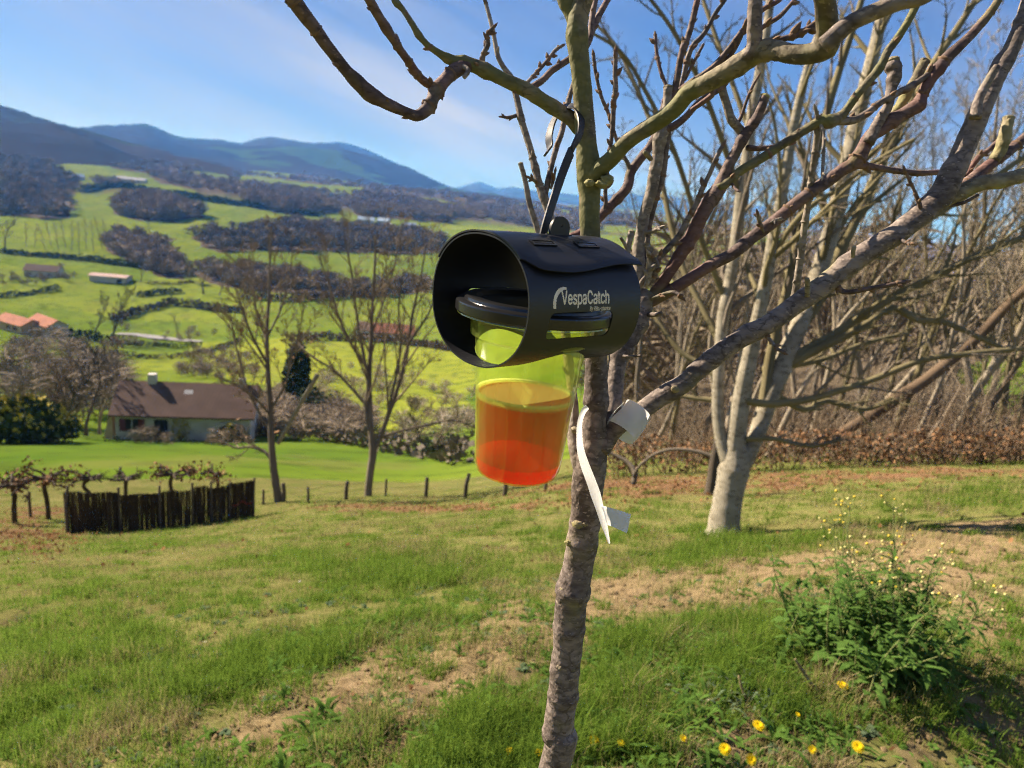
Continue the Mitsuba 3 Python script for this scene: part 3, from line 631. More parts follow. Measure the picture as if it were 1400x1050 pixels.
part(TRAP, "lid", lm(lathe([(.0001, .0022), (.040, .0022), (.0412, .0030), (.0428, .0052), (.0500, .0056), (.0515, .0048), (.0520, .0030), (.0550, .0026), (.0570, .0016), (.0575, .0004), (.0575, -.0050), (.0568, -.0062), (.0535, -.0062)])), "black_lid", 30, label="glossy black lid")
# the cup: thin tinted plastic, translucent
def tinted(name, clear, glow, w, rough=0.08):
    scene[name] = {"type": "blendbsdf", "weight": w, "a": {"type": "thindielectric", "int_ior": 1.49, "specular_transmittance": {"type": "rgb", "value": list(clear)}},
                   "b": {"type": "principledthin", "base_color": {"type": "rgb", "value": list(glow)}, "roughness": 0.35, "diff_trans": 1.5, "spec_trans": 0.0}}
tinted("cup_plastic", (0.93, 0.98, 0.56), (0.74, 0.92, 0.22), 0.17)
tinted("bait_red", (0.74, 0.14, 0.03), (0.50, 0.030, 0.003), 0.12)
tinted("bait_sediment", (0.85, 0.04, 0.02), (0.97, 0.020, 0.010), 0.75)
tinted("bait_foam", (0.86, 0.76, 0.42), (0.88, 0.86, 0.56), 0.92)
CB = -.122
prof = [(.0555, -.0055), (.0560, -.0075), (.0530, -.0085), (.0468, -.0095), (.0455, -.012), (.0450, -.0225), (.0425, -.0240), (.0412, -.026), (.0392, -.040), (.0378, -.060), (.0360, -.080), (.0345, -.098), (.0338, -.108), (.0330, -.1145), (.0308, -.1190), (.0262, -.1212), (.0180, -.1216), (.0001, -.1200)]
prof = [(a, b if b > -.026 else -.026 + (b + .026) * 1.10) for a, b in prof]
cv, cf = lathe(prof, 96)
w = np.arctan2(cv[:, 1], cv[:, 0]); ribs = 1 + .0060 * np.cos(24 * w) * np.clip((-.03 - cv[:, 2]) / .02, 0, 1) * np.clip((cv[:, 2] + .115) / .02, 0, 1)
cv[:, :2] *= ribs[:, None]
part(TRAP, "cup", lm((cv, cf[:, ::-1])), "cup_plastic", 30, label="yellow-green translucent plastic cup")
def cup_r(z): return np.interp(-z, [-b for a, b in prof], [a for a, b in prof])
LZ = -.0685
zs = np.linspace(LZ, -.1165, 14)
part(TRAP, "liquid", lm(lathe([(cup_r(z) - .0012, z) for z in zs])), "bait_red", True, label="orange-red bait liquid")
part(TRAP, "liquid_surface", lm(lathe([(.0001, LZ), (.015, LZ + .0001), (.03, LZ + .0003), (.036, LZ + .0012), (cup_r(LZ + .0025) - .0008, LZ + .0030)])), "bait_foam", True, label="frothy surface of the bait")
part(TRAP, "foam_ring", lm(lathe([(cup_r(LZ + z) - .0009, LZ + z) for z in (-.0012, .0006, .0022, .0040)])), "bait_foam", True, label="pale froth line at the bait's edge")
zs = np.concatenate([np.linspace(-.1155, -.1275, 10)])
part(TRAP, "sediment", lm(lathe([(.0001, -.1150), (.024, -.1156)] + [(cup_r(z) - .0016, z) for z in zs] + [(.024, -.1290), (.0001, -.1287)])), "bait_sediment", True, label="bright red settled layer")
# hanger: a flat strap with a hook over the branch
def strap(px, wdir, width, thick, step=.0015):
    rows = smooth_path([[*P(u, v, d), 0] for u, v, d in px], step)[:, :3]
    t = np.gradient(rows, axis=0); t /= np.linalg.norm(t, axis=1, keepdims=True)
    w_ = wdir(rows) if callable(wdir) else np.repeat(wdir[None], len(rows), 0)
    W = w_ - t * (t * w_).sum(1)[:, None]; W /= np.linalg.norm(W, axis=1, keepdims=True)
    N = np.cross(t, W)
    c = [rows + a * W * width / 2 + b * N * thick / 2 for a, b in ((-1, -.6), (-.85, -1), (.85, -1), (1, -.6), (1, .6), (.85, 1), (-.85, 1), (-1, .6))]
    v = np.stack(c, 1).reshape(-1, 3); k = 8
    i, j = np.meshgrid(np.arange(len(rows) - 1), np.arange(k), indexing="ij")
    f = np.stack([i * k + j, i * k + (j + 1) % k, (i + 1) * k + (j + 1) % k, (i + 1) * k + j], -1).reshape(-1, 4)
    f = np.vstack([f[:, [0, 1, 2]], f[:, [0, 2, 3]]])
    e = (len(rows) - 1) * k
    f = np.vstack([f] + [[[0, j + 1, j], [e, e + j, e + j + 1]] for j in range(1, k - 1)])
    return v, f
hook = [(740,331,.500),(747,304,.503),(759,266,.511),(772,229,.522),(784,200,.533),(792,184,.540),(794.5,170,.544),(793,157,.549),(787,148,.555),(779,145.5,.562),(770,148,.570),(761,158,.577),(754,172,.580),(750.5,188,.579),(751.5,201,.577),(746,211,.575)]
_hc = P(775, 176, .56)
def hook_w(r):
    o = r - _hc; o = o - FWD * (o @ FWD)[:, None]
    L = np.linalg.norm(o, axis=1, keepdims=True); o = o / L
    o = np.where(L > .028, RIGHT * .9 + UP * .1, o)
    return FWD * .80 + o * .62
part(TRAP, "hanger", strap(hook, hook_w, .0082, .0017, .001), "black_strap", 35, label="black flat hook strap")
tab = shapely.Point(0, 0).buffer(.0095, 32).intersection(shapely.box(-.02, -.004, .02, .02)).union(shapely.box(-.0125, -.0045, .0125, -.0028)).difference(shapely.Point(.001, .003).buffer(.0009))
tm = trimesh.creation.extrude_polygon(tab, .0022, engine="earcut"); tv = np.array(tm.vertices)
part(TRAP, "hanger_tab", lm((np.stack([tv[:, 0] + .012, (tv[:, 2] - .0011) - .004, tv[:, 1] + HZ + HV + .0052], -1), tm.faces)), "black_strap", False)

# ------------------------------------------------------------------ white tree tag and white tie
scene["white_plastic"] = {"type": "principledthin", "base_color": proc(lambda p, n, uv: mix((0.82, 0.82, 0.80), (0.90, 0.90, 0.88), fbm(p.x * 60, p.y * 60, p.z * 60, 3))), "roughness": 0.45, "diff_trans": 1.15, "spec_trans": 0.0}
def grid_faces(nu, nv):
    i, j = np.meshgrid(np.arange(nu - 1), np.arange(nv - 1), indexing="ij")
    return np.stack([i * nv + j, i * nv + j + 1, (i + 1) * nv + j + 1, (i + 1) * nv + j], -1).reshape(-1, 4)
k0 = P(845, 590, .592); k1 = P(868, 559, .600); axis = (k1 - k0); LT = np.linalg.norm(axis); axis /= LT
e1 = np.cross(axis, FWD); e1 /= np.linalg.norm(e1); e2 = np.cross(axis, e1)
w = np.linspace(0.35, 2 * np.pi - 0.05, 60); s = np.linspace(0, 1, 14)
W_, S_ = np.meshgrid(w, s, indexing="ij")
def collar(off):
    ra, rb = .0138 + off, .0140 + off
    q = (k0 + k1) / 2 + ((S_ - .5) * LT * .98)[..., None] * axis + (np.cos(W_) * ra)[..., None] * e1 + (np.sin(W_) * rb)[..., None] * e2
    q = q - e1 * .002 + (0.0010 * np.sin(S_ * 5 + W_ * 3))[..., None] * e1
    return q.reshape(-1, 3)
cm = (collar(0), grid_faces(60, 14))
tg = thing("tree_tag", "white plastic tag looped round the thick lower right branch near the fork", "tag")
part(tg, "band", cm, "white_plastic", True)
RB = thing("tie_ribbon", "thin white tie dangling down the front of the trunk with a short flared tail", "ribbon")
_rp = smooth_path([[*P(u, v, d), w] for u, v, d, w in [(803,556,.588,.0035),(798,562,.584,.0042),(793.5,574,.580,.0052),(792,590,.578,.0066),(793.5,613,.579,.0076),(799,634,.580,.0078),(807,655,.582,.0070),(814,675,.583,.0072),(820,695,.584,.0060),(826,716,.584,.0056),(833,743,.583,.0022)]], .0015)
_tt_ = np.gradient(_rp[:, :3], axis=0); _tt_ /= np.linalg.norm(_tt_, axis=1, keepdims=True)
_wd = RIGHT * .80 + FWD * .60 + UP * .15 + (0.35 * np.sin(np.linspace(0, 7, len(_rp))))[:, None] * FWD
_wd = _wd - _tt_ * (_tt_ * _wd).sum(1)[:, None]; _wd /= np.linalg.norm(_wd, axis=1, keepdims=True)
_st = np.stack([_rp[:, :3] + _wd * _rp[:, 3:] * k_ * .62 - FWD * .0012 * (1 - k_ * k_) for k_ in (-1, -.5, 0, .5, 1)], 1).reshape(-1, 3)
part(RB, "strip", (_st, grid_faces(len(_rp), 5)), "white_plastic", True)
a, b, c, d = P(819,690,.584), P(863,703,.592), P(857,729,.594), P(829,717,.586)
uu, vv = np.meshgrid(np.linspace(0, 1, 16), np.linspace(0, 1, 10), indexing="ij")
q = ((1 - uu) * (1 - vv))[..., None] * a + (uu * (1 - vv))[..., None] * b + (uu * vv)[..., None] * c + ((1 - uu) * vv)[..., None] * d
q = q + (0.0022 * np.sin(uu * 3.2) + 0.0008 * np.sin(vv * 6))[..., None] * FWD
part(RB, "tail", (q.reshape(-1, 3), grid_faces(16, 10)), "white_plastic", True)

# ------------------------------------------------------------------ bare winter trees
diffuse("wood_pale", lambda p, n, uv: mix(mix((0.17, 0.15, 0.105), (0.40, 0.36, 0.28), fbm(p.x * 6, p.y * 6, p.z * 16, 4)), (0.12, 0.10, 0.065), smoothstep(0.52, 0.72, fbm(p.x * 26, p.y * 26, p.z * 40, 3)) * 0.7), .85, .08)
diffuse("wood_tan", lambda p, n, uv: mix((0.17, 0.14, 0.10), (0.42, 0.36, 0.27), fbm(p.x * 4, p.y * 4, p.z * 2, 3)), .85, .08)
diffuse("wood_far", lambda p, n, uv: mix((0.115, 0.090, 0.064), (0.31, 0.25, 0.18), fbm(p.x * .16, p.y * .16, p.z * .1, 3)), .85, .08)
diffuse("wood_olive", lambda p, n, uv: mix((0.10, 0.085, 0.045), (0.25, 0.215, 0.12), fbm(p.x * 5, p.y * 5, p.z * 3, 3)), .85, .08)
diffuse("wood_grey", lambda p, n, uv: mix((0.085, 0.070, 0.054), (0.23, 0.195, 0.15), fbm(p.x * 4, p.y * 4, p.z * 2, 3)), .85, .08)
diffuse("wood_brown", lambda p, n, uv: mix((0.075, 0.050, 0.032), (0.20, 0.145, 0.095), fbm(p.x * 4, p.y * 4, p.z * 2, 3)), .85, .08)
diffuse("wood_dark", lambda p, n, uv: mix((0.040, 0.032, 0.025), (0.12, 0.10, 0.075), fbm(p.x * 5, p.y * 5, p.z * 2, 3)), .85, .08)
diffuse("leaf_dry", lambda p, n, uv: mix((0.10, 0.045, 0.020), (0.34, 0.19, 0.09), cell_rand(dr.floor(p.x * 11), dr.floor(p.y * 11), dr.floor(p.z * 11))))

def grow(parent, rg, levels, count, ratio=0.45, angle=(28, 55), up=0.35, start=0.15, rmin=0.003, sides=5, bend=0.25, out=None, seg=5, spread=None):
    """side shoots along the parent path (rows x, y, z, r), and theirs in turn: a list of (level, path)"""
    out = [] if out is None else out
    s = np.concatenate([[0], np.cumsum(np.linalg.norm(np.diff(parent[:, :3], axis=0), axis=1))])
    L = s[-1]
    ga = rg.random() * 6.28
    for k in range(count[0]):
        f = start + (1 - start) * (k + rg.random()) / count[0]
        i = min(int(np.searchsorted(s, f * L)), len(parent) - 2)
        p, r = parent[i, :3], parent[i, 3]
        t = parent[i + 1, :3] - parent[i, :3]; t /= np.linalg.norm(t) + 1e-12
        e = np.cross(t, [0.31, 0.2, 0.93]); e /= np.linalg.norm(e); g = np.cross(t, e)
        ga += 2.4 + rg.normal() * 0.4
        a = math.radians(rg.uniform(*angle))
        d = t * math.cos(a) + (e * math.cos(ga) + g * math.sin(ga)) * math.sin(a)
        d[2] += up * rg.uniform(0.3, 1.0); d /= np.linalg.norm(d)
        ln = L * ratio * rg.uniform(0.55, 1.15) * (1 - 0.55 * f)
        r0 = max(r * rg.uniform(0.42, 0.62), rmin)
        rows, q = [[*p, r0]], p.copy()
        for j in range(seg):
            d = d + rg.normal(size=3) * bend * 0.5 + np.array([0, 0, up * 0.12]); d /= np.linalg.norm(d)
            q = q + d * ln / seg
            rows.append([*q, max(r0 * (1 - 0.85 * (j + 1) / seg), rmin * 0.6)])
        ch = np.array(rows)
        out.append((levels, ch))
        if levels > 1:
            grow(ch, rg, levels - 1, count[1:], ratio * 1.05, angle, up * 0.8, 0.15, rmin, sides, bend, out, max(3, seg - 1))
    return out

def twigs_mesh(shoots, sides=(3, 3, 4, 5)):
    return cat_meshes([tube(ch, sides[min(lv, len(sides) - 1)], cap=False) for lv, ch in shoots])

# the pale many-stemmed tree behind on the right
BT = thing("pale_tree", "pale-barked tree splitting low into many stems, right of the trap, with a long shadow", "tree")
def far_limb(px, d0, d1=None, step=.12):
    return limb_path(px, d0, d1, step)
DT = float(np.linalg.norm((G(988, 731) - EYE) @ FWD))
rg = np.random.default_rng(11)
_b = [(986,738,54),(989,727,46),(992,700,40),(998,668,38),(1003,645,42),(1006,628,36),(1006,610,28)]
part(BT, "trunk", tube(far_limb(_b, DT, DT, .03), 20, .07, 9, 2), "wood_pale", True)
_limbs = [  # px path, depth start, end
 ([(1000,638,26),(991,619,19),(983,585,17),(981,537,16),(984,486,16),(988,434,17),(996,395,17),(1005,340,17),(1012,274,16),(1020,223,16),(1029,150,15),(1040,90,14),(1050,26,12),(1056,-40,10)], 0, .5),
 ([(1004,628,30),(1008,590,26),(1015,540,24),(1025,490,22),(1038,430,19),(1050,370,17),(1060,310,16),(1072,250,15),(1086,170,13),(1105,90,11),(1128,20,9),(1145,-40,8)], 0, -.4),
 ([(1012,640,26),(1030,605,22),(1043,570,24),(1055,535,26),(1068,505,27),(1085,462,25),(1102,424,24),(1120,370,23),(1138,310,23),(1155,240,22),(1172,160,21),(1190,90,18),(1206,20,15),(1220,-40,12)], 0, 1.0),
 ([(1040,575,16),(1046,540,15),(1052,496,14),(1062,450,14),(1078,390,13),(1090,330,13),(1102,270,12),(1118,200,12),(1140,120,11),(1166,40,9),(1184,-20,8)], .1, .6),
 ([(1085,462,17),(1112,415,16),(1140,360,15),(1170,300,14),(1200,235,13),(1235,165,12),(1275,90,11),(1308,40,9),(1340,-10,8)], .45, 1.2),
 ([(1068,505,16),(1100,480,14),(1140,458,13),(1180,430,12),(1230,402,11),(1290,372,10),(1345,345,9),(1410,320,7)], .2, .3),
 ([(1018,548,11),(1050,552,11),(1078,550,10),(1110,545,10),(1160,530,9),(1205,514,9),(1262,492,8),(1320,484,8),(1400,476,7),(1460,470,6)], -.1, -.6),
 ([(1078,500,14),(1105,484,12),(1150,462,11),(1190,440,10),(1220,420,10),(1255,438,8),(1290,440,8),(1340,462,7),(1380,480,6)], .2, -.3),
 ([(1110,405,12),(1160,375,11),(1215,335,10),(1270,300,9),(1330,262,8),(1400,215,7),(1440,190,6)], .6, .8),
 ([(986,520,9),(960,500,8),(930,480,8),(900,440,7),(880,400,6),(860,350,5)], .2, .9),
 ([(985,470,10),(960,420,9),(935,370,9),(920,320,8),(905,250,8),(893,180,7),(870,120,6),(840,60,5),(800,20,4)], .3, 1.6),
 ([(982,548,8),(955,545,7),(920,541,6),(885,546,6),(860,560,5)], .1, .5),
 ([(992,410,9),(960,330,8),(940,260,7),(915,190,7),(880,120,6),(848,70,5),(800,40,4)], .2, -.8),
 ([(1012,270,9),(990,200,8),(960,120,7),(925,50,6),(890,0,5),(860,-30,4)], .3, -.5),
 ([(1025,180,8),(1000,110,7),(975,40,6),(955,-20,5)], .5, .9),
 ([(1050,370,9),(1075,320,8),(1105,285,8),(1140,262,7),(1190,225,6),(1250,190,5)], -.1, -.9),
 ([(1044,505,9),(1085,500,8),(1130,490,7),(1180,470,6),(1240,455,5)], .3, 1.2),
 ([(1060,540,10),(1100,560,9),(1130,548,8),(1180,560,7),(1220,545,6)], .3, 1.0),
 ([(1020,600,8),(1060,600,7),(1110,610,6),(1150,600,6)], -.1, -.3)]
_mats = ["wood_pale", "wood_pale", "wood_pale"] + ["wood_olive"] * 40
for i, (px, a0, a1) in enumerate(_limbs):
    path = far_limb(px, DT + a0, DT + a1)
    k = part(BT, "limb", tube(path, 9 if i < 5 else 7, .06, 9, i), _mats[i], True)
    sh = grow(path, rg, 3, (13 if i < 6 else 10, 7, 5), .36, (22, 50), .25, .2, .0030, 4)
    part(k, "twigs", twigs_mesh(sh), "wood_olive" if i % 3 else "wood_grey", True, kind="stuff")

# small low tree with an arching limb behind it, and the stump beside it
def bare_tree(seed, H, R, spread=0.5, main=6, fine=(7, 5, 4), lean=0.06, fork=0.3, levels=3, rmin=.006):
    """(trunk mesh, shoots) of a tree of height H on the origin"""
    rg = np.random.default_rng(seed)
    rows, q, d = [[0, 0, -0.3, R * 1.25], [0, 0, 0.05, R * 1.1]], np.array([0, 0, 0.05]), np.array([rg.normal() * lean, rg.normal() * lean, 1.0])
    n = 9
    for j in range(n):
        d = d + rg.normal(size=3) * [.10, .10, 0]; d[2] = max(d[2], .8); d /= np.linalg.norm(d)
        q = q + d * H * 0.85 / n
        rows.append([*q, R * (1 - 0.90 * (j + 1) / n)])
    tr = smooth_path(rows, H / 30)
    big = grow(tr, rg, 1, (main,), spread, (22, 48), .45, fork, rmin, 5, .16, None, 7)
    sh = []
    for _, b in big:
        grow(b, rg, levels, fine, .48, (25, 55), .30, .12, rmin, 4, .22, sh, 4)
    grow(tr[len(tr) // 2:], rg, 2, (10, 5), .5, (25, 50), .3, .1, rmin, 4, .2, sh, 4)
    return tr, big, sh

def tree_parts(name, label, cat, seed, at, H, R, m="wood_grey", mt=None, group=None, rot=0.0, **kw):
    tr, big, sh = bare_tree(seed, H, R, **kw)
    c, s_ = math.cos(rot), math.sin(rot)
    k = thing(name, label, cat, group)
    tw = T().translate([float(x) for x in at]).rotate([0, 0, 1], math.degrees(rot))
    part(k, "trunk", tube(tr, 10, .08, 6, seed), mt or m, True, to_world=tw)
    part(k, "branches", cat_meshes([tube(b, 6, cap=False) for _, b in big]), mt or m, True, to_world=tw)
    part(k, "twigs", twigs_mesh(sh), m, True, kind="stuff", to_world=tw)
    return k

# the two bare trees by the field fence on the left, drawn limb by limb
def drawn_tree(name, label, trunk, limbs, d, m, mt, seed, count=(10, 8, 5), ratio=.52, sc=1.0):
    k = thing(name, label, "tree")
    rg = np.random.default_rng(seed)
    tp = far_limb([(u, v, w * .72) for u, v, w in trunk], d, d, .15)
    part(k, "trunk", tube(tp, 10, .08, 5, seed), mt, True)
    for px, a0, a1 in limbs:
        path = far_limb([(u, v, w * .7) for u, v, w in px], d + a0, d + a1, .2)
        b = part(k, "limb", tube(path, 6, .05, 5, seed), mt, True)
        part(b, "twigs", twigs_mesh(grow(path, rg, 3, count, ratio, (22, 50), .35, .12, .0085, 4, .2, None, 4)), m, True, kind="stuff")
    part(k, "twigs", twigs_mesh(grow(tp[len(tp) // 3:], rg, 3, count, ratio * .8, (22, 50), .35, .15, .0085, 4, .2, None, 4)), m, True, kind="stuff")
    return k
D1 = float((G(381, 686) - EYE) @ FWD); D2 = float((G(504, 678) - EYE) @ FWD)
k = drawn_tree("field_tree", "slim bare tree with a pale broken limb, just right of the dark reed screen", [(382,692,18),(379,672,15),(374,640,14),(371,600,12),(369,550,10),(366,500,9),(365,450,7),(368,405,6),(369,360,4),(372,310,3)],
  [([(374,632,7),(360,616,6),(342,611,5),(320,612,4),(300,600,3)],0,.4), ([(372,590,6),(352,560,5),(335,520,4),(322,470,4),(315,430,3)],0,.5), ([(370,560,6),(388,530,5),(398,490,4),(410,450,3),(418,400,2)],0,-.5), ([(367,500,6),(345,460,5),(330,420,4),(318,380,3)],0,-.6), ([(366,470,5),(352,430,4),(345,390,3),(340,350,2)],0,.8), ([(366,460,5),(385,420,4),(395,380,3),(400,340,2)],0,.6), ([(371,570,5),(350,545,4),(330,530,3),(308,520,3)],0,-1.0)], D1, "wood_far", "wood_grey", 31)
part(k, "broken_limb", tube(far_limb([(380,606,6),(395,580,6),(412,550,6),(425,528,6),(434,512,7)], D1, D1 - .6, .2), 6, .1, 5, 4), "wood_pale", True, label="pale broken dead limb")
rg = np.random.default_rng(77)
_lv = []
for _ in range(150):
    q = P(rg.uniform(315, 425), rg.uniform(400, 600), D1 + rg.normal() * .8); e = rg.normal(size=(3, 3)) * .035
    _lv.append((q + np.array([[0, 0, 0], e[0], e[0] + e[1], e[1]]), np.array([[0, 1, 2], [0, 2, 3]])))
part(k, "dry_leaves", cat_meshes(_lv), "leaf_dry", False, kind="stuff")
drawn_tree("field_tree", "broad bare tree forking low behind the field fence, left of the trap", [(503,682,16),(504,665,14),(507,640,14),(510,618,15),(508,598,11),(506,560,10),(505,520,9),(507,470,8),(509,420,6),(512,370,5),(514,320,3)],
  [([(511,618,10),(520,598,9),(531,568,9),(541,540,8),(551,505,8),(558,470,7),(564,430,6),(574,385,4),(582,340,3)],0,.3), ([(508,596,9),(500,560,8),(503,520,7),(494,470,6),(486,420,5),(480,370,4),(470,320,3)],0,-.4), ([(506,560,7),(480,530,6),(455,505,5),(430,490,4),(405,470,3)],0,.7), ([(506,510,7),(480,470,6),(462,430,5),(450,390,4),(436,350,3)],0,.3), ([(528,575,6),(540,520,6),(548,470,5),(545,420,4),(552,370,3)],0,-.8), ([(558,470,6),(585,430,4),(600,390,3),(612,350,2)],0,.5), ([(520,598,6),(545,590,5),(580,582,5),(620,575,4),(650,585,3)],.2,1.2), ([(507,460,5),(525,410,4),(540,360,3),(548,310,2)],0,.4)], D2, "wood_far", "wood_grey", 32)

# ------------------------------------------------------------------ leaves in bulk
def leaf_quads(c, size, rg, up=0.3, ratio=0.45):
    """one folded leaf (two triangles on a quad) at each row of c"""
    n = len(c)
    a = rg.normal(size=(n, 3)); a[:, 2] += up; a /= np.linalg.norm(a, axis=1, keepdims=True)
    b = np.cross(a, rg.normal(size=(n, 3))); b /= np.linalg.norm(b, axis=1, keepdims=True)
    s = size * rg.uniform(.6, 1.3, (n, 1)) if np.isscalar(size) else size[:, None]
    v = np.stack([c, c + a * s * .5 + b * s * ratio, c + a * s, c + a * s * .5 - b * s * ratio], 1).reshape(-1, 3)
    i = np.arange(n)[:, None] * 4
    return v, np.vstack([i + [0, 1, 2], i + [0, 2, 3]])

def in_blob(n, rg, centre, radii, hollow=0.55):
    d = rg.normal(size=(n, 3)); d /= np.linalg.norm(d, axis=1, keepdims=True)
    r = hollow + (1 - hollow) * rg.random((n, 1)) ** .6
    bump = 0.75 + 0.5 * meshkit.fbm(d * 1.9 + rg.random() * 9, 3, 3)[:, None]
    return np.asarray(centre) + d * r * bump * np.asarray(radii)

# ------------------------------------------------------------------ woodland behind the garden, right
rg = np.random.default_rng(41)
_proto = []
for s_ in range(6):
    tr, big, sh = bare_tree(200 + s_, 8.0, .085 if s_ % 2 else .065, spread=.42, main=8, fine=(6, 4, 3), rmin=.0065, lean=.05, fork=.22)
    _proto.append((mikit.ply(tube(tr, 7, .08, 6, s_), None, smooth=True), mikit.ply(cat_meshes([tube(b, 5, cap=False) for _, b in big]), None, smooth=True), mikit.ply(twigs_mesh(sh, (3, 3, 3, 3)), None, smooth=True)))
def copy_tree(name, label, cat, i, at, h, rot, mt, m, group, tilt=0.0):
    k = thing(name, label, cat, group)
    tw = T().translate([float(x) for x in at]).rotate([0, 0, 1], rot).rotate([0, 1, 0], tilt).scale(h / 8.0)
    for nm, q, mm in zip(("trunk", "branches", "twigs"), _proto[i % 6], (mt, mt, m)):
        kk = key(f"{k}__{nm}")
        scene[kk] = {**q, "bsdf": {"type": "ref", "id": mm}, "to_world": tw}
        if nm == "twigs":
            labels[kk] = {"kind": "stuff"}
    return k
n_ = 0
for row, (v0, v1, cnt, h0, h1) in enumerate(((612, 626, 15, 7.5, 10.5), (592, 608, 13, 9.5, 13), (572, 588, 10, 11, 15), (550, 568, 7, 12, 16))):
    for j in range(cnt):
        u = 850 + (1480 - 850) * (j + rg.uniform(.1, .9)) / cnt
        g = G(u, rg.uniform(v0, v1) - (u - 1100) * .012)
        if g is None: continue
        copy_tree("woodland_tree", ("bare woodland tree of the nearest row, rising straight behind the brown hedge", "bare woodland tree of the second row, a little behind the hedge on the right", "bare woodland tree standing deeper in the wood on the right", "bare tree far back in the wood on the right, behind the others")[row], "tree", int(rg.integers(6)), g, rg.uniform(h0, h1), rg.uniform(0, 360),
                  ["wood_tan", "wood_olive", "wood_far", "wood_grey"][int(rg.integers(4))], ["wood_far", "wood_tan", "wood_far", "wood_tan"][int(rg.integers(4))], ("nearest row of woodland trees", "second row of woodland trees", "woodland trees deeper in", "woodland trees far back")[row], rg.normal() * 4 + 3)
# leaning dead stem and stout stump-like trunk
_ld = thing("leaning_tree", "dark dead stem leaning far over to the right in front of the wood", "tree")
part(_ld, "trunk", tube(limb_path([(1150,592,13),(1190,568,16),(1225,545,17),(1262,522,16),(1300,492,15),(1340,458,14),(1375,420,13),(1402,395,12),(1450,350,10)], 15.5, 15.0, .2), 9, .08, 3, 2), "wood_brown", True)
_ct = thing("leaning_tree", "short dark trunk with a long low arching limb just left of the pale tree's foot", "tree")
g = G(975, 676); dg = float((g - EYE) @ FWD)
part(_ct, "trunk", tube(limb_path([(972,680,20),(975,655,17),(978,630,15),(982,605,13),(985,570,11),(984,530,9)], dg, dg, .1), 9, .08, 3, 2), "wood_dark", True)
_cl = part(_ct, "limb", tube(limb_path([(979,628,7),(968,622,6),(945,616,5),(915,615,5),(890,624,4),(872,640,4),(866,652,5)], dg, dg + .5, .1), 7, .08, 3, 2), "wood_grey", True)
_c2 = part(_ct, "limb", tube(limb_path([(866,662,8),(868,645,8),(858,632,6),(840,622,5),(820,612,4)], dg + .5, dg + .9, .1), 7, .08, 3, 2), "wood_grey", True)

# tangle of stems under the trees, and dense wood farther back, each one mass
rg = np.random.default_rng(43)
def stems(n, us, vs, hs, rs, rg, lean=.5):
    out = []
    for _ in range(n):
        g = G(rg.uniform(*us), rg.uniform(*vs), 400)
        if g is None: continue
        h = rg.uniform(*hs); d = np.array([rg.normal() * lean, rg.normal() * lean, 1.0]); q = g.copy(); r = rg.uniform(*rs)
        rows = [[*q, r]]
        for j in range(4):
            d = d + rg.normal(size=3) * .32; d /= np.linalg.norm(d); q = q + d * h / 4
            rows.append([*q, r * (1 - .2 * (j + 1))])
        out.append(tube(np.array(rows), 3, cap=False))
    return cat_meshes(out)
for nm, n, vs, hs, m in (("undergrowth", 1100, (596, 636), (.6, 2.6), "wood_brown"), ("undergrowth", 1100, (585, 632), (.8, 3.4), "wood_far"), ("undergrowth", 900, (560, 600), (1.5, 5), "wood_grey")):
    k = part("", nm, stems(n, (820, 1460), vs, hs, (.007, .021), rg, .8), m, True)
    labels[k] = {"kind": "stuff", "label": "tangled brown stems and brambles under the bare trees on the right", "category": "undergrowth"}
def twig_tree(rg, n=90, w=.10, H=1.0, rx=.38):
    """a far tree: thin tapering twigs in a rounded crown, unit height; vertices (n*3, 3)"""
    a = np.zeros((n, 3)); a[:, 2] = rg.uniform(.12, .72, n)
    d = rg.normal(size=(n, 3)); d[:, 2] = np.abs(d[:, 2]) * .9 + .25; d /= np.linalg.norm(d, axis=1, keepdims=True)
    L = rg.uniform(.22, .52, (n, 1)) * np.array([[rx / .38, rx / .38, 1]])
    tip = a + d * L; tip[:, 2] = np.minimum(tip[:, 2], 1 - .35 * np.hypot(tip[:, 0], tip[:, 1]) / rx)
    side = np.cross(d, rg.normal(size=(n, 3))); side /= np.linalg.norm(side, axis=1, keepdims=True)
    mid = a + (tip - a) * .55
    v = np.stack([a, mid + side * w * .09, tip, mid - side * w * .09], 1)
    tr = np.array([[[-.012, 0, -.05], [.012, 0, -.05], [.006, 0, .5], [-.006, 0, .5]], [[0, -.012, -.05], [0, .012, -.05], [0, .006, .5], [0, -.006, .5]]])
    v = np.vstack([v, tr])
    k = np.arange(len(v))[:, None] * 4
    return v.reshape(-1, 3), np.vstack([k + [0, 1, 2], k + [0, 2, 3]])
_tt = [twig_tree(np.random.default_rng(300 + i), 80, .30) for i in range(7)]
_tf = [twig_tree(np.random.default_rng(360 + i), 130, .11) for i in range(7)]
_tp = [twig_tree(np.random.default_rng(330 + i), 60, .28, 1, .17) for i in range(3)]
def scatter_trees(pts, hs, rg, kinds=_tt, wide=(.8, 1.3)):
    out = []
    for (x, y), h in zip(pts, hs):
        v, f = kinds[int(rg.integers(len(kinds)))]
        a = rg.random() * 6.28; w = rg.uniform(*wide)
        q = np.stack([(v[:, 0] * math.cos(a) - v[:, 1] * math.sin(a)) * w, (v[:, 0] * math.sin(a) + v[:, 1] * math.cos(a)) * w, v[:, 2]], 1) * h
        out.append((q + [x, y, float(height(x, y)) - .2], f))
    return cat_meshes(out)
def fill(reg, spacing, rg):
    x0, y0, x1, y1 = reg.bounds
    n = int((x1 - x0) * (y1 - y0) / spacing**2)
    p = np.stack([rg.uniform(x0, x1, n), rg.uniform(y0, y1, n)], 1)
    return p[inside(reg, p[:, 0], p[:, 1])]
rg = np.random.default_rng(47)
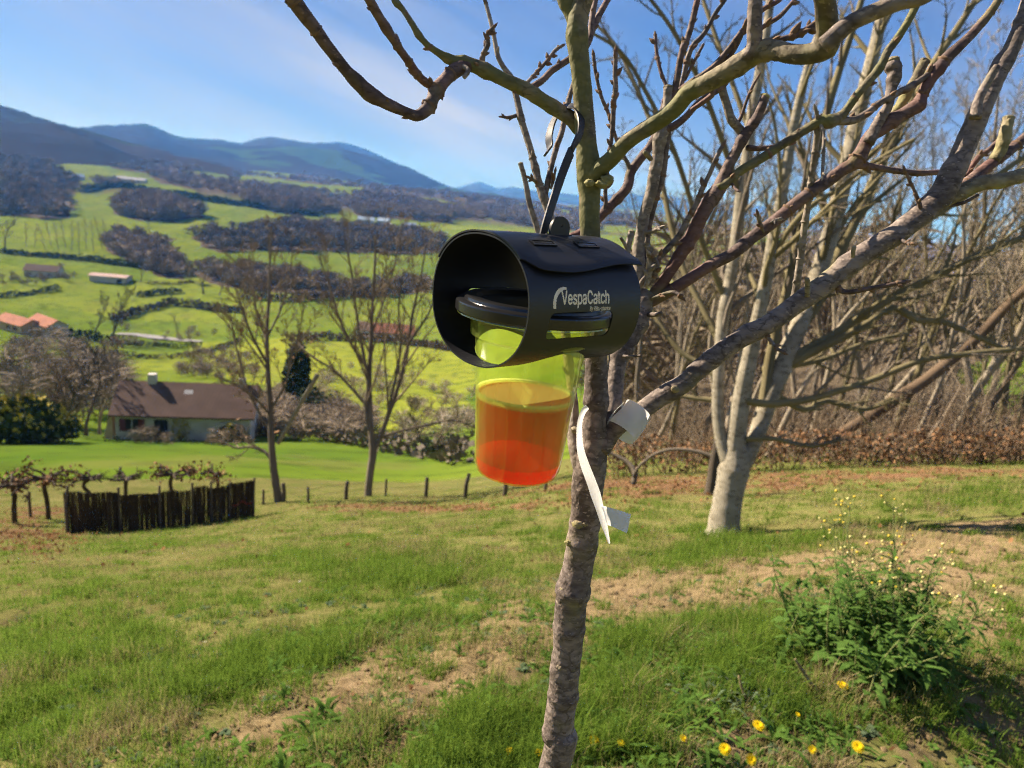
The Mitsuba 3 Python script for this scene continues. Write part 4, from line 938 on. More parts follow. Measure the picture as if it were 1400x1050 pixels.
_rw = shapely.Polygon([(4, 34), (14, 30), (34, 26), (75, 50), (150, 130), (120, 190), (50, 180), (14, 110), (6, 70)])
p = fill(_rw, 4.2, rg); p = p[:480]
k = part("", "woodland", scatter_trees(p, rg.uniform(7, 12, len(p)) * np.clip(1.25 - np.hypot(p[:, 0], p[:, 1]) / 400, .7, 1.2), rg, _tf, (.5, .8)), "wood_far", False)
labels[k] = {"kind": "stuff", "label": "dense brown winter wood rising far behind the hedge on the right", "category": "woodland"}

# dry brown hedge along the garden's far edge
rg = np.random.default_rng(51)
hp, sp = [], []
line = [G(u, v) for u, v in ((800, 660), (905, 648), (1020, 644), (1120, 640), (1220, 638), (1310, 636), (1399, 634), (1470, 632))]
for a, b in zip(line, line[1:]):
    L = np.linalg.norm(b - a)
    for _ in range(int(L * 260)):
        t = rg.random(); q = a + (b - a) * t; x, y = q[0] + rg.normal() * .22, q[1] + rg.normal() * .22 + .2
        top = .55 + .45 * meshkit.noise(np.array([x * 1.1, y * 1.1, 3.0]))
        hp.append([x, y, float(height(x, y)) + top * (.05 + .95 * rg.random() ** .8)])
    for _ in range(int(L * 14)):
        t = rg.random(); q = a + (b - a) * t; x, y = q[0] + rg.normal() * .18, q[1] + .2 + rg.normal() * .18; z = float(height(x, y))
        d = rg.normal(size=2) * .25
        sp.append(tube(np.array([[x, y, z, .014], [x + d[0] * .5, y + d[1] * .5, z + .5, .010], [x + d[0], y + d[1], z + .95 + rg.random() * .3, .004]]), 3, cap=False))
HG = thing("hedge", "low hedge of dry brown leaves and stems along the far right edge of the garden", "hedge")
part(HG, "dry_leaves", leaf_quads(np.array(hp), .075, rg, .1), "leaf_dry", False, kind="stuff")
part(HG, "stems", cat_meshes(sp), "wood_brown", True, kind="stuff")

# ------------------------------------------------------------------ the valley: woods, hedgerows, single trees
_wl = ["dark bare wood on the slope at the far left edge below the mountain", "dark bare wood in the middle of the valley's upper slope, left", "rounded grey wood below the bright upper pasture, left", "long dark wood stretching across the valley behind the field trees",
       "brown scrubby wood in a strip below the long dark wood", "brown wood high on the far slope below the mountain's foot", "brown wood far back behind the trees left of the trap", "far brown wood behind the hanger hook"]
rg = np.random.default_rng(53)
for i, w in enumerate(WOODS[:len(_wl)]):
    c = w.centroid; dist = math.hypot(c.x, c.y)
    sp_ = max(5.5, math.sqrt(w.area / 330))
    p = fill(w, sp_, rg)
    k = part("", "woodland", scatter_trees(p, rg.uniform(7, 12, len(p)) * np.clip(dist / 480, .85, 1.5), rg, _tt, (1.0, 1.7)), ["wood_grey", "wood_far", "wood_far", "wood_grey", "wood_far", "wood_far", "wood_far", "wood_far"][i], False)
    labels[k] = {"kind": "stuff", "label": _wl[i], "category": "woodland"}
_pv = []
for s_ in range(4):
    tall_ = s_ == 3
    tr, big, sh = bare_tree(260 + s_, 8.0, .16 if not tall_ else .10, spread=.50 if not tall_ else .22, main=8, fine=(8, 5, 3) if not tall_ else (4, 3, 1), rmin=.028 if not tall_ else .035, lean=.05, fork=.18)
    _pv.append((mikit.ply(tube(tr, 6, .08, 6, s_), None, smooth=True), mikit.ply(cat_meshes([tube(b, 4, cap=False) for _, b in big]), None, smooth=True), mikit.ply(twigs_mesh(sh, (3, 3, 3, 3)), None, smooth=True)))
def valley_tree(u, v, hpx, label, m="wood_grey", kind=None, wide=1.0, name="valley_tree", group=None, cat="tree"):
    g = G(u, v); d = float((g - EYE) @ FWD); h = hpx * d / F / .93
    k = thing(name, label, cat, group)
    tw = T().translate([float(x) for x in g]).rotate([0, 0, 1], (u * 37 + v) % 360).scale([h / 8 * wide, h / 8 * wide, h / 8])
    for nm, q in zip(("trunk", "branches", "twigs"), _pv[3 if kind == "tall" else int(u) % 3]):
        kk = key(f"{k}__{nm}"); scene[kk] = {**q, "bsdf": {"type": "ref", "id": m}, "to_world": tw}
        if nm == "twigs": labels[kk] = {"kind": "stuff"}
ORD = ('first', 'second', 'third', 'fourth', 'fifth', 'sixth', 'seventh', 'eighth', 'ninth', 'tenth', 'eleventh', 'twelfth')
for i, u in enumerate((36, 47, 62, 71, 80, 90, 98, 108, 118, 128, 140, 150)):
    valley_tree(u, 341 + (u - 90) * .045 + (i * 7 % 5) - 2, 34 + (i * 13) % 12, f"thin upright tree, {ORD[i]} from the left, in the row across the bright field", "wood_grey", "tall", 1.0, "row_tree", "row of thin trees across the bright field")
valley_tree(8, 342, 54, "tall bare tree at the left edge beside the bright field", "wood_grey")
valley_tree(130, 466, 66, "left of the two bare trees standing above the grey road", "wood_dark")
valley_tree(153, 474, 82, "right and taller of the two bare trees standing above the grey road", "wood_dark", None, 1.1)
valley_tree(242, 464, 34, "small round bare tree standing beside the end of the grey road", "wood_grey")
valley_tree(192, 386, 32, "small pale bare tree just right of the white barn", "wood_grey")
valley_tree(278, 402, 52, "purplish round bare tree at the lower right of the rounded wood", "wood_grey", None, 1.3)
valley_tree(300, 404, 40, "pale round bare tree at the end of the scrubby strip", "wood_grey", None, 1.2)
valley_tree(205, 328, 26, "lone bare tree on the crest of the bright field", "wood_dark", None, .8)
valley_tree(256, 512, 48, "reddish bare tree beyond the farmhouse roof", "wood_brown", None, 1.0)
valley_tree(577, 628, 88, "small bare tree on the meadow just left of the trap's cup", "wood_dark", None, 1.1)
valley_tree(98, 596, 120, "left bare tree of the clump beside the farmhouse", "wood_dark", None, 1.0)
valley_tree(118, 596, 128, "middle bare tree of the clump beside the farmhouse", "wood_dark", None, .9)
valley_tree(136, 594, 112, "bare tree nearest to the farmhouse wall, left", "wood_grey", None, .9)
valley_tree(62, 588, 96, "spreading brown bare tree behind the yellow-tipped evergreens", "wood_brown", None, 1.3)
valley_tree(20, 590, 100, "bare tree at the far left edge behind the yellow-tipped evergreens", "wood_grey", None, 1.3)
# leafy shrubs and evergreens
diffuse("leaf_dark", lambda p, n, uv: mix((0.018, 0.030, 0.010), (0.05, 0.075, 0.022), cell_rand(dr.floor(p.x * 3), dr.floor(p.y * 3), dr.floor(p.z * 3))))
diffuse("leaf_yellow", lambda p, n, uv: mix((0.22, 0.19, 0.03), (0.45, 0.36, 0.05), cell_rand(dr.floor(p.x * 3), dr.floor(p.y * 3), dr.floor(p.z * 3))))
diffuse("leaf_rust", lambda p, n, uv: mix((0.13, 0.075, 0.035), (0.27, 0.17, 0.08), cell_rand(dr.floor(p.x * 3), dr.floor(p.y * 3), dr.floor(p.z * 3))))
def bush(u, v, wpx, hpx, label, mats, cat="shrub", name="shrub", seed=1, n=900, leaf=None, tips=0):
    g = G(u, v); d = float((g - EYE) @ FWD); s = d / F; rg = np.random.default_rng(seed)
    k = thing(name, label, cat)
    R = np.array([wpx * s / 2, wpx * s / 2 * .8, hpx * s / 2])
    c = g + [0, 0, R[2] * .92]
    lf = leaf or max(R) * .16
    pts = in_blob(n, rg, c, R, .45)
    part(k, "foliage", leaf_quads(pts, lf, rg, .4), mats[0], False, kind="stuff")
    if tips:
        q = in_blob(tips, rg, c, R * 1.06, .9); q = q[q[:, 2] > c[2] - R[2] * .1]
        part(k, "flowers" if "yellow" in mats[1] else "tips", leaf_quads(q, lf * .9, rg, .6), mats[1], False, kind="stuff")
    part(k, "stems", cat_meshes([tube(np.array([[*(g - [0, 0, .2]), lf * .25], [*(g * .5 + c * .5 + rg.normal(size=3) * R * .25), lf * .18], [*(c + rg.normal(size=3) * R * .4), lf * .06]]), 4, cap=False) for _ in range(6)]), "wood_dark", True, kind="stuff")
    return k
bush(38, 606, 96, 66, "dark evergreen shrub with yellow tips at the left edge above the meadow", ("leaf_dark", "leaf_yellow"), seed=3, n=1700, tips=420)
bush(-12, 606, 70, 60, "dark evergreen shrub cut by the left edge of the picture", ("leaf_dark", "leaf_yellow"), seed=4, n=900, tips=60)
bush(80, 604, 62, 44, "lower green shrub right of the yellow-tipped evergreen", ("leaf_dark", "leaf_yellow"), seed=5, n=900, tips=260)
bush(246, 603, 22, 38, "yellow flowering bush against the farmhouse's front wall", ("leaf_yellow", "leaf_yellow"), seed=6, n=300)
bush(317, 604, 18, 30, "small yellow bush before the farmhouse's white arch", ("leaf_yellow", "leaf_yellow"), seed=7, n=260)
bush(159, 488, 24, 32, "rust-coloured round shrub beside the grey road", ("leaf_rust", "leaf_rust"), seed=8, n=300)
bush(405, 560, 30, 98, "tall ivy-covered trunk like a dark green column behind the slim field tree", ("leaf_dark", "leaf_dark"), "tree", "ivy_tree", 9, 1100)
bush(425, 570, 56, 44, "dark scrubby shrub at the foot of the ivy column", ("leaf_dark", "leaf_dark"), seed=10, n=500)
bush(604, 628, 54, 40, "dark round shrub on the meadow behind the trap's cup", ("leaf_dark", "leaf_dark"), seed=12, n=600)
def hedgerow(px, h, label, m=("leaf_dark", "wood_dark"), seed=1, dens=18):
    rg = np.random.default_rng(seed); pts, st = [], []
    ps = [G(u, v) for u, v in px]
    for a, b in zip(ps, ps[1:]):
        L = float(np.linalg.norm(b - a)); n = int(min(dens * L, 1100))
        t = rg.random(n)[:, None]; q = a + (b - a) * t + rg.normal(size=(n, 3)) * [h * .3, h * .3, 0]
        q[:, 2] = height(q[:, 0], q[:, 1]) + h * rg.random(n) * (.6 + .7 * meshkit.noise(np.stack([q[:, 0] * .15, q[:, 1] * .15, 0 * q[:, 0]], -1)))
        pts.append(q)
    k = thing("hedgerow", label, "hedgerow")
    part(k, "foliage", leaf_quads(np.vstack(pts), h * .42, rg, .8), m[0], False, kind="stuff")
for i, (px, h, lb, m) in enumerate((
    ([(0,346),(60,352),(130,358),(200,368),(262,377)], 3.0, "dark hedgerow along the foot of the bright field, below the row of thin trees", "leaf_dark"),
    ([(112,263),(150,256),(200,262),(260,272),(330,282),(400,291),(440,297)], 6.0, "dark hedgerow cutting across the highest bright pasture", "leaf_dark"),
    ([(150,440),(190,428),(232,417),(262,420),(330,428)], 2.6, "hedgerow curving between the two fields left of the slim field tree", "wood_dark"),
    ([(82,456),(110,462),(140,468),(165,470)], 2.4, "dark hedgerow running right from the red-roofed house", "leaf_dark"),
    ([(165,470),(200,474),(240,476),(275,474)], 1.4, "low dark hedgerow along the near side of the grey road", "leaf_dark"),
    ([(146,486),(190,490),(235,491),(280,484),(330,466)], 1.4, "thin hedgerow between the road and the farmhouse", "wood_dark"),
    ([(0,408),(40,404),(80,396)], 2.2, "dark hedgerow left of the white barn, at the picture's edge", "leaf_dark"),
    ([(200,388),(240,390),(265,386)], 1.5, "low hedgerow right of the white barn", "wood_dark"),
    ([(188,406),(215,402),(248,400)], 2.6, "line of dark bushes in the field below the white barn", "leaf_dark"),
    ([(330,408),(400,412),(460,408),(520,402),(560,400)], 3.0, "hedgerow behind the crowns of the two field trees", "wood_dark"),
    ([(400,470),(440,464),(520,468),(580,474),(640,482)], 2.4, "scrubby hedgerow in front of the red roofs, left of the trap", "wood_brown"),
    ([(345,596),(400,598),(460,604),(520,616),(600,628),(640,634)], 1.5, "low hedgerow along the far side of the meadow behind the field trees", "wood_grey"),
    ([(145,604),(175,606),(230,606),(290,608),(345,606)], .5, "low dark growth along the foot of the farmhouse", "leaf_dark"))):
    hedgerow(px, h, lb, (m, m), 60 + i)
rg = np.random.default_rng(59)
_sc = region([(345,600),(345,560),(370,540),(470,556),(520,600),(470,606)])
p = fill(_sc, 2.3, rg)[:130]
k = part("", "scrub", scatter_trees(p, rg.uniform(2.0, 4.5, len(p)), rg, _tf, (1.2, 2.2)), "wood_far", False)
labels[k] = {"kind": "stuff", "label": "pale grey scrub behind the two field trees, right of the farmhouse", "category": "scrub"}
for reg_, n_s, hs_, mm_, lb_ in (([(0,478),(90,470),(150,490),(166,530),(160,592),(110,598),(0,570)], 90, (4.0, 8.5), "wood_far", "tangled brown bare trees left of the farmhouse, above the evergreens"),
        ([(232,512),(262,482),(325,478),(352,510),(345,530),(240,522)], 45, (2.5, 5), "wood_far", "brown bare scrub rising behind the farmhouse roof"),
        ([(430,512),(520,500),(650,540),(650,625),(520,604),(470,596)], 60, (2.0, 4.5), "wood_tan", "thin pale bare scrub on the slope behind the broad field tree"),
        ([(176,600),(345,603),(345,609),(176,607)], 16, (1.0, 2.6), "wood_far", "low bare shrubs growing in front of the farmhouse"),
        ([(0,440),(0,462),(140,478),(300,470),(300,455),(170,448)], 26, (2.0, 5.0), "wood_far", "scattered bare bushes round the grey road and the red-roofed house"),
        ([(0,372),(90,366),(110,388),(0,396)], 24, (3.0, 6.0), "wood_grey", "dark bare trees round the dark-roofed house left of the white barn")):
    q_ = fill(region(reg_), .9 if n_s < 20 else 2.2, rg); rg.shuffle(q_); q_ = q_[:n_s]
    k = part("", "scrub", scatter_trees(q_, rg.uniform(*hs_, len(q_)), rg, _tf, (.9, 1.7)), mm_, False)
    labels[k] = {"kind": "stuff", "label": lb_, "category": "scrub"}
# a bare tree just beyond the left edge: its thin shadows lie across the lawn
g = ground(-11.6, 10.6)
copy_tree("garden_tree", "bare tree standing just beyond the left edge of the picture, its shadows on the lawn", "tree", 1, g, 7.5, 40, "wood_grey", "wood_far", None)
g = ground(-14.0, 13.8)
copy_tree("garden_tree", "taller bare tree beyond the left edge of the picture, behind the nearer one", "tree", 4, g, 8.5, 190, "wood_grey", "wood_far", None)
_rd = ROAD
x0, y0, x1, y1 = _rd.bounds
_l = [G(u, v) for u, v in ((160,457),(185,458),(205,461),(240,465),(275,468))]
_rv = np.vstack([[ground(q[0], q[1] - 2.2, .35), ground(q[0], q[1] + 2.2, .35)] for q in _l])
diffuse("asphalt", lambda p, n, uv: mix((0.17, 0.165, 0.16), (0.25, 0.245, 0.235), fbm(p.x, p.y, 0.0, 3)))
structure("road", (_rv, np.array([[2 * i, 2 * i + 2, 2 * i + 3, 2 * i + 1] for i in range(len(_l) - 1)])), "asphalt", True)

# woods scattered over the far slopes, wherever the far ground is wood
x, y = (lambda a, r: (r * np.sin(a), r * np.cos(a)))(np.radians(rg.uniform(-40, 16, 9000)), np.exp(rg.uniform(math.log(700), math.log(3000), 9000)))
p = np.stack([x, y], 1)[cover(x, y)[0] > .6][:2300]
k = part("", "woodland", scatter_trees(p, rg.uniform(9, 16, len(p)), rg, _tt, (1.2, 2.4)), "wood_far", False)
labels[k] = {"kind": "stuff", "label": "patchwork of bare brown woods over the far slopes below the mountains", "category": "woodland"}

# ------------------------------------------------------------------ houses
diffuse("wall_white", lambda p, n, uv: mix((0.32, 0.30, 0.28), (0.58, 0.56, 0.53), fbm(p.x * .8, p.y * .8, p.z * 1.2, 3)))
diffuse("wall_stone", lambda p, n, uv: mix((0.34, 0.24, 0.16), (0.52, 0.38, 0.27), fbm(p.x * 3, p.y * 3, p.z * 4, 3)))
diffuse("roof_brown", lambda p, n, uv: mix(mix((0.070, 0.042, 0.034), (0.135, 0.085, 0.066), fbm(p.x * 1.4, p.y * 1.4, p.z * 1.4, 4)), (0.05, 0.03, 0.025), smoothstep(0.35, 0.5, dr.abs(p.x * 2.8 - dr.floor(p.x * 2.8) - 0.5)) * 0.5))
diffuse("roof_red", lambda p, n, uv: mix((0.20, 0.075, 0.045), (0.40, 0.165, 0.095), fbm(p.x * .9, p.y * .9, p.z * .9, 3)))
diffuse("roof_grey", lambda p, n, uv: mix((0.30, 0.30, 0.31), (0.46, 0.45, 0.45), fbm(p.x * .5, p.y * .5, p.z, 2)))
diffuse("roof_pink", lambda p, n, uv: mix((0.33, 0.23, 0.20), (0.45, 0.33, 0.29), fbm(p.x * .5, p.y * .5, p.z, 2)))
diffuse("paint_red", (0.13, 0.035, 0.03)); diffuse("dark_inside", (0.02, 0.02, 0.022)); diffuse("roof_blue", (0.28, 0.36, 0.46))
def house(label, u, v, L, W, H, rise, yaw, wall, roof, windows=(), doors=(), chimneys=(), cat="house", name="house", over=.5, gable_windows=()):
    """gabled house: front wall towards -y in its own frame, ridge along x; windows (x, z, w, h) on the front"""
    g = G(u, v); k = thing(name, label, cat)
    tw = T().translate([float(g[0]), float(g[1]), float(g[2])]).rotate([0, 0, 1], yaw).translate([0, W / 2, 0])
    l, w = L / 2, W / 2
    vv = np.array([[-l, -w, -3], [l, -w, -3], [l, w, -3], [-l, w, -3], [-l, -w, H], [l, -w, H], [l, w, H], [-l, w, H], [-l, 0, H + rise], [l, 0, H + rise]], float)
    ff = np.array([[0, 1, 5], [0, 5, 4], [1, 2, 6], [1, 6, 5], [2, 3, 7], [2, 7, 6], [3, 0, 4], [3, 4, 7], [4, 8, 7], [5, 6, 9]])
    part(k, "wall", (vv, ff), wall, False, to_world=tw)
    def slope(sgn):
        e, t = over, .16
        a = np.array([[-l - e, sgn * (w + e), H - e * rise / w + .03], [l + e, sgn * (w + e), H - e * rise / w + .03], [l + e, 0, H + rise + .03], [-l - e, 0, H + rise + .03]])
        b = a + [0, 0, t]
        return np.vstack([a, b]), np.array([[0, 2, 1], [0, 3, 2], [4, 5, 6], [4, 6, 7], [0, 1, 5], [0, 5, 4], [1, 2, 6], [1, 6, 5], [2, 3, 7], [2, 7, 6], [3, 0, 4], [3, 4, 7]])
    rf = part(k, "roof", cat_meshes([slope(-1), slope(1)]), roof, False, to_world=tw)
    for x, s_ in chimneys:
        ck = part(rf, "chimney", box(x - s_ / 2, x + s_ / 2, -s_ / 2, s_ / 2, H + rise - .6, H + rise + s_ * 1.3), "wall_white", False, to_world=tw)
    for x, z, ww, hh in windows:
        wk = part(k, "window", box(x - ww / 2, x + ww / 2, -w - .03, -w + .02, z, z + hh), "dark_inside", False, to_world=tw)
        part(wk, "frame", cat_meshes([box(x - .05, x + .05, -w - .07, -w - .03, z, z + hh), box(x - ww / 2 - .08, x + ww / 2 + .08, -w - .12, -w + .01, z - .14, z - .01)]), "wall_white", False, to_world=tw)
        part(wk, "shutter", box(x - ww / 2 - ww * .48, x - ww / 2 - .02, -w - .09, -w - .01, z, z + hh), "paint_red", False, to_world=tw)
        part(wk, "shutter", box(x + ww / 2 + .02, x + ww / 2 + ww * .48, -w - .09, -w - .01, z, z + hh), "paint_red", False, to_world=tw)
    for x, ww, hh in doors:
        part(k, "door", box(x - ww / 2, x + ww / 2, -w - .04, -w + .02, -.2, hh), "dark_inside", False, to_world=tw)
    for x, z, ww, hh in gable_windows:                                        # on the right-hand gable
        part(k, "window", box(l - .02, l + .04, x - ww / 2, x + ww / 2, z, z + hh), "dark_inside", False, to_world=tw)
    return k, tw
FH, tw = house("long white farmhouse with brown tiled roof standing beyond the meadow, left", 252, 603, 12.4, 7.0, 2.8, 2.1, 14, "wall_white", "roof_brown",
    windows=((-4.7, .95, 1.15, 1.25),), doors=((-2.1, 1.2, 2.2),), chimneys=((-3.6, .75), (5.0, .65)), name="farmhouse")
part(FH, "buttress", (np.array([[-7.5, -3.6, -1], [-6.4, -3.6, -1], [-6.4, -3.6, 2.4], [-6.75, -3.6, 2.4], [-7.5, -2.6, -1], [-6.4, -2.6, -1], [-6.4, -2.6, 2.4], [-6.75, -2.6, 2.4]], float), np.array([[0, 1, 2], [0, 2, 3], [4, 6, 5], [4, 7, 6], [0, 3, 7], [0, 7, 4], [3, 2, 6], [3, 6, 7]])), "wall_stone", False, to_world=tw, label="sloping stone buttress at the left corner")
_aw = np.linspace(0, np.pi, 15)
_ar = np.vstack([[[4.2 + 1.7 * math.cos(t), -3.75, 1.0 + 1.15 * math.sin(t)], [4.2 + 1.25 * math.cos(t), -3.75, 1.0 + .85 * math.sin(t)]] for t in _aw])
_ar2 = _ar + [0, .3, 0]
part(FH, "arch", sheet_solid(np.ascontiguousarray(_ar.reshape(15, 2, 3)).reshape(-1, 3), _ar2, 15, 2), "wall_white", False, to_world=tw, label="white arch over the wide doorway")
part(FH, "arched_doorway", (np.vstack([[[4.2 + 1.25 * math.cos(t), -3.63, 1.0 + .85 * math.sin(t)] for t in _aw], [[2.95, -3.63, -.2], [5.45, -3.63, -.2]]]), np.array([[16, 15, 14]] + [[16, i + 1, i] for i in range(14)])), "dark_inside", False, to_world=tw)
part(FH, "skylight", (np.array([[-.4, -1.6, 3.80 + .20], [.4, -1.6, 4.0], [.4, -.9, 4.45], [-.4, -.9, 4.45]]) + [[0, 0, .12]], np.array([[0, 1, 2], [0, 2, 3]])), "roof_grey", False, to_world=tw)
house("red-roofed white house with its gable to the right, at the left edge below the fields", 52, 457, 13, 6.5, 3.6, 1.9, -32, "wall_white", "roof_red", windows=((-2, 1.2, 1, 1),), doors=((2, 1.2, 2.1),), gable_windows=((0, 1.0, 1.0, 1.2),))
house("darker red-roofed wing at the left edge beside the white gabled house", 12, 453, 14, 7, 3.0, 1.6, -25, "wall_stone", "roof_red", windows=((0, 1.0, 1, 1), (3.5, 1.0, 1, 1)))
house("long low white barn with pale roof alone in the valley fields", 147, 387, 17, 9, 3.2, .7, 8, "wall_white", "roof_pink", doors=((5.5, 2.2, 2.4),), cat="barn", name="barn")
house("dark-roofed white house among trees left of the white barn", 56, 379, 15, 8, 3.2, 2.4, 12, "wall_white", "roof_brown", windows=((-5, 1, 1, 1.1), (4, 1, 1, 1.1)), doors=((0, 1.2, 2.1),))
house("small white house with blue-grey roof high on the left slope", 103, 247, 19, 12, 5, 4, 20, "wall_white", "roof_blue", windows=((-4, 1.5, 1.6, 1.6), (4, 1.5, 1.6, 1.6)))
house("long white farm building below the wooded foot of the mountain", 178, 250, 40, 11, 5, 3, 6, "wall_white", "roof_grey", windows=((-12, 1.5, 2, 1.8), (0, 1.5, 2, 1.8), (12, 1.5, 2, 1.8)), doors=((6, 2.5, 3),))
house("tiny white house highest on the left slope under the mountain", 62, 217, 15, 11, 5, 3, 10, "wall_white", "roof_grey", windows=((0, 1.5, 2, 1.8),))
house("left white shed with pale blue roof in the row above the field trees", 500, 306, 18, 12, 4.5, 3, 10, "wall_white", "roof_blue", doors=((0, 3, 3),), cat="shed", name="shed")
house("middle white shed with pale blue roof in the row above the field trees", 522, 308, 12, 11, 5, 3, -12, "wall_white", "roof_blue", doors=((0, 3, 3),), cat="shed", name="shed")
house("right white shed standing apart above the field trees, nearest to the trap's hood", 560, 313, 14, 11, 4, 3, 10, "wall_white", "roof_blue", doors=((0, 3, 3),), cat="shed", name="shed")
house("wide house with weathered red roof just left of the trap's hood", 536, 466, 15, 8, 3.0, 2.4, 10, "wall_stone", "roof_red", windows=((-4, 1, 1, 1), (3, 1, 1, 1)))
house("dark-roofed house left of the weathered red roof, behind the broad field tree", 500, 462, 9, 7, 3.0, 2.2, -20, "wall_white", "roof_brown", windows=((0, 1, 1, 1),))
house("white house with orange-red roof just above the trap's hood", 708, 333, 30, 14, 6, 5, -14, "wall_white", "roof_red", windows=((-8, 2, 2, 2), (6, 2, 2, 2)))

# ------------------------------------------------------------------ reed screen, pruned trees, field fence
diffuse("reed_dark", lambda p, n, uv: mix((0.030, 0.022, 0.016), (0.105, 0.078, 0.054), cell_rand(dr.floor(p.x * 60), dr.floor(p.y * 60))))
diffuse("post_grey", lambda p, n, uv: mix((0.06, 0.05, 0.04), (0.17, 0.145, 0.115), fbm(p.x * 9, p.y * 9, p.z * 30, 3)))
diffuse("cloth_red", (0.30, 0.045, 0.04))
rg = np.random.default_rng(61)
A, B = G(91, 729), G(346, 706)
SF = thing("reed_screen", "dark brown screen of upright reeds and posts at the garden's lower left edge", "fence")
Lf = np.linalg.norm((B - A)[:2]); hd = (B - A) / Lf; nrm = np.array([-hd[1], hd[0], 0])
edges = np.array([0, .24, .44, .62, .73, .84, 1.0])
for a, b, top in zip(edges, edges[1:], (.78, .75, .77, .82, .78, .84)):
    ms, base = [], A + (B - A) * a
    n = int((b - a) * Lf / .0115)
    for i in range(n):
        t = a + (b - a) * (i + .5) / n; q = ground(*(A + (B - A) * t)[:2])
        h = top * (1 + .015 * math.sin(t * 40)) + rg.normal() * .008; r = rg.uniform(.0075, .0115); off = nrm * rg.normal() * .008
        ln = hd * rg.normal() * .008
        if rg.random() < .03: h *= rg.uniform(.85, .97)
        for lay in (0, 1):
            o2 = off + nrm * .016 * lay + hd * .0058 * lay
            ms.append(tube(np.array([[*(q + o2 - [0, 0, .05]), r], [*(q + o2 + ln * (1 - 2 * lay) + [0, 0, h * (1 - .03 * lay)]), r * .85]]), 4, cap=True))
    part(SF, "reed_panel", cat_meshes(ms), "reed_dark", True, kind="stuff")
for t in edges:
    q = ground(*(A + (B - A) * min(t, .998))[:2]) - nrm * .03
    part(SF, "post", tube(np.array([[*(q - [0, 0, .2]), .026], [*(q + [0, 0, .55]), .025], [*(q + hd * rg.normal() * .03 + [0, 0, .86 + rg.random() * .08]), .023]]), 7, .1, 20, 3), "post_grey", True)
for z in (.28, .62):
    rows = [[*(ground(*(A + (B - A) * t)[:2]) - nrm * .022 + [0, 0, z]), .004] for t in np.linspace(0, 1, 30)]
    part(SF, "wire", tube(np.array(rows), 4), "post_grey", True)
rows = [[*(ground(*(A + (B - A) * t)[:2]) - nrm * .03 + [0, 0, .36 + .04 * math.sin(t * 70)]), .02] for t in np.linspace(.86, .99, 12)]
part(SF, "red_cord", tube(np.array(rows) * [1, 1, 1, .5], 5, .4, 20, 3), "cloth_red", True, label="faded red cord tied along the right end")
FF = thing("field_fence", "row of weathered wooden posts with thin wires between the garden and the meadow", "fence")
fp = [(360,690,22),(388,686,27),(421,688,24),(473,683,27),(527,678,25),(582,681,30),(636,681,36),(690,678,28),(745,672,26)]
tops = []
for u, v, h in fp:
    g = G(u, v); d = float((g - EYE) @ FWD); hh = h * d / F; r = .055 if h > 26 else .035
    part(FF, "post", tube(np.array([[*(g - [0, 0, .3]), r], [*(g + [0, 0, hh * .6]), r * .95], [*(g + [rg.normal() * .03, 0, hh]), r * .9]]), 8, .12, 8, int(u)), "post_grey", True)
    tops.append(g + [0, 0, hh])
for f_ in (.45, .85):
    part(FF, "wire", tube(np.array([[*(a * f_ + G(u, v) * (1 - f_)), .004] for (u, v, h), a in zip(fp, tops)]), 3), "post_grey", True)
def pruned(u, v, top, half, leaves, label, seed):
    """a low tree trained flat: knobbly stem and stubby spreading arms"""
    g = G(u, v); d = float((g - EYE) @ FWD); s = d / F; rg = np.random.default_rng(seed)
    k = thing("pruned_tree", label, "tree")
    h = (v - top) * s * 1.03; w = half * s
    path = smooth_path(np.array([[*(g - [0, 0, .15]), .055], [*(g + [rg.normal() * .04, 0, h * .35]), .045], [*(g + [rg.normal() * .06, 0, h * .7]), .045], [*(g + [0, 0, h * .92]), .05]]), .05)
    part(k, "trunk", tube(path, 8, .25, 14, seed), "wood_dark", True)
    e, ms, pts = path[-1, :3], [], []
    for j in range(10):
        sg = 1 if j % 2 else -1
        a = e + [sg * w * rg.uniform(.3, .55), rg.normal() * .15, rg.uniform(-.02, .10)]; b = e + [sg * w * rg.uniform(.7, 1.05), rg.normal() * .25, rg.uniform(-.08, .16)]
        ms.append(tube(smooth_path(np.array([[*e, .035], [*a, .026], [*b, .014]]), .05), 5, .25, 14, j))
        for m_ in range(4):
            f_ = rg.random(); q = a * (1 - f_) + b * f_
            ms.append(tube(np.array([[*q, .012], [*(q + [rg.normal() * .08, rg.normal() * .08, rg.uniform(-.06, .16)]), .006]]), 4))
            pts.append(q + rg.normal(size=3) * [.10, .10, .07])
    part(k, "arms", cat_meshes(ms), "wood_dark", True)
    if leaves:
        q = np.vstack([np.array(pts) + rg.normal(size=(len(pts), 3)) * [.07, .07, .05] for _ in range(leaves)])
        part(k, "dry_leaves", leaf_quads(q, .08, rg, .0), "leaf_dry", False, kind="stuff")
pruned(20, 716, 655, 24, 4, "leftmost pruned low tree with flat brown crown, at the picture's left edge", 1)
pruned(66, 710, 647, 34, 7, "pruned low tree with the widest flat brown leafy crown, left of the reed screen", 2)
pruned(125, 700, 648, 18, 0, "bare pruned stem behind the left end of the reed screen", 3)
pruned(174, 700, 648, 20, 0, "bare pruned stem with a forked top behind the middle of the reed screen", 4)
pruned(238, 698, 642, 24, 6, "pruned tree with sparse brown leaves behind the reed screen's right half", 5)
pruned(293, 692, 642, 14, 4, "smallest pruned tree with a tuft of brown leaves, behind the reed screen's right end", 6)
g = G(42, 708); k = thing("post", "single thin wooden post between the two leafy pruned trees, left", "post")
part(k, "shaft", tube(np.array([[*(g - [0, 0, .2]), .035], [*(g + [0, 0, .4]), .034], [*(g + [.01, 0, .62]), .03]]), 7, .15, 12, 1), "post_grey", True)

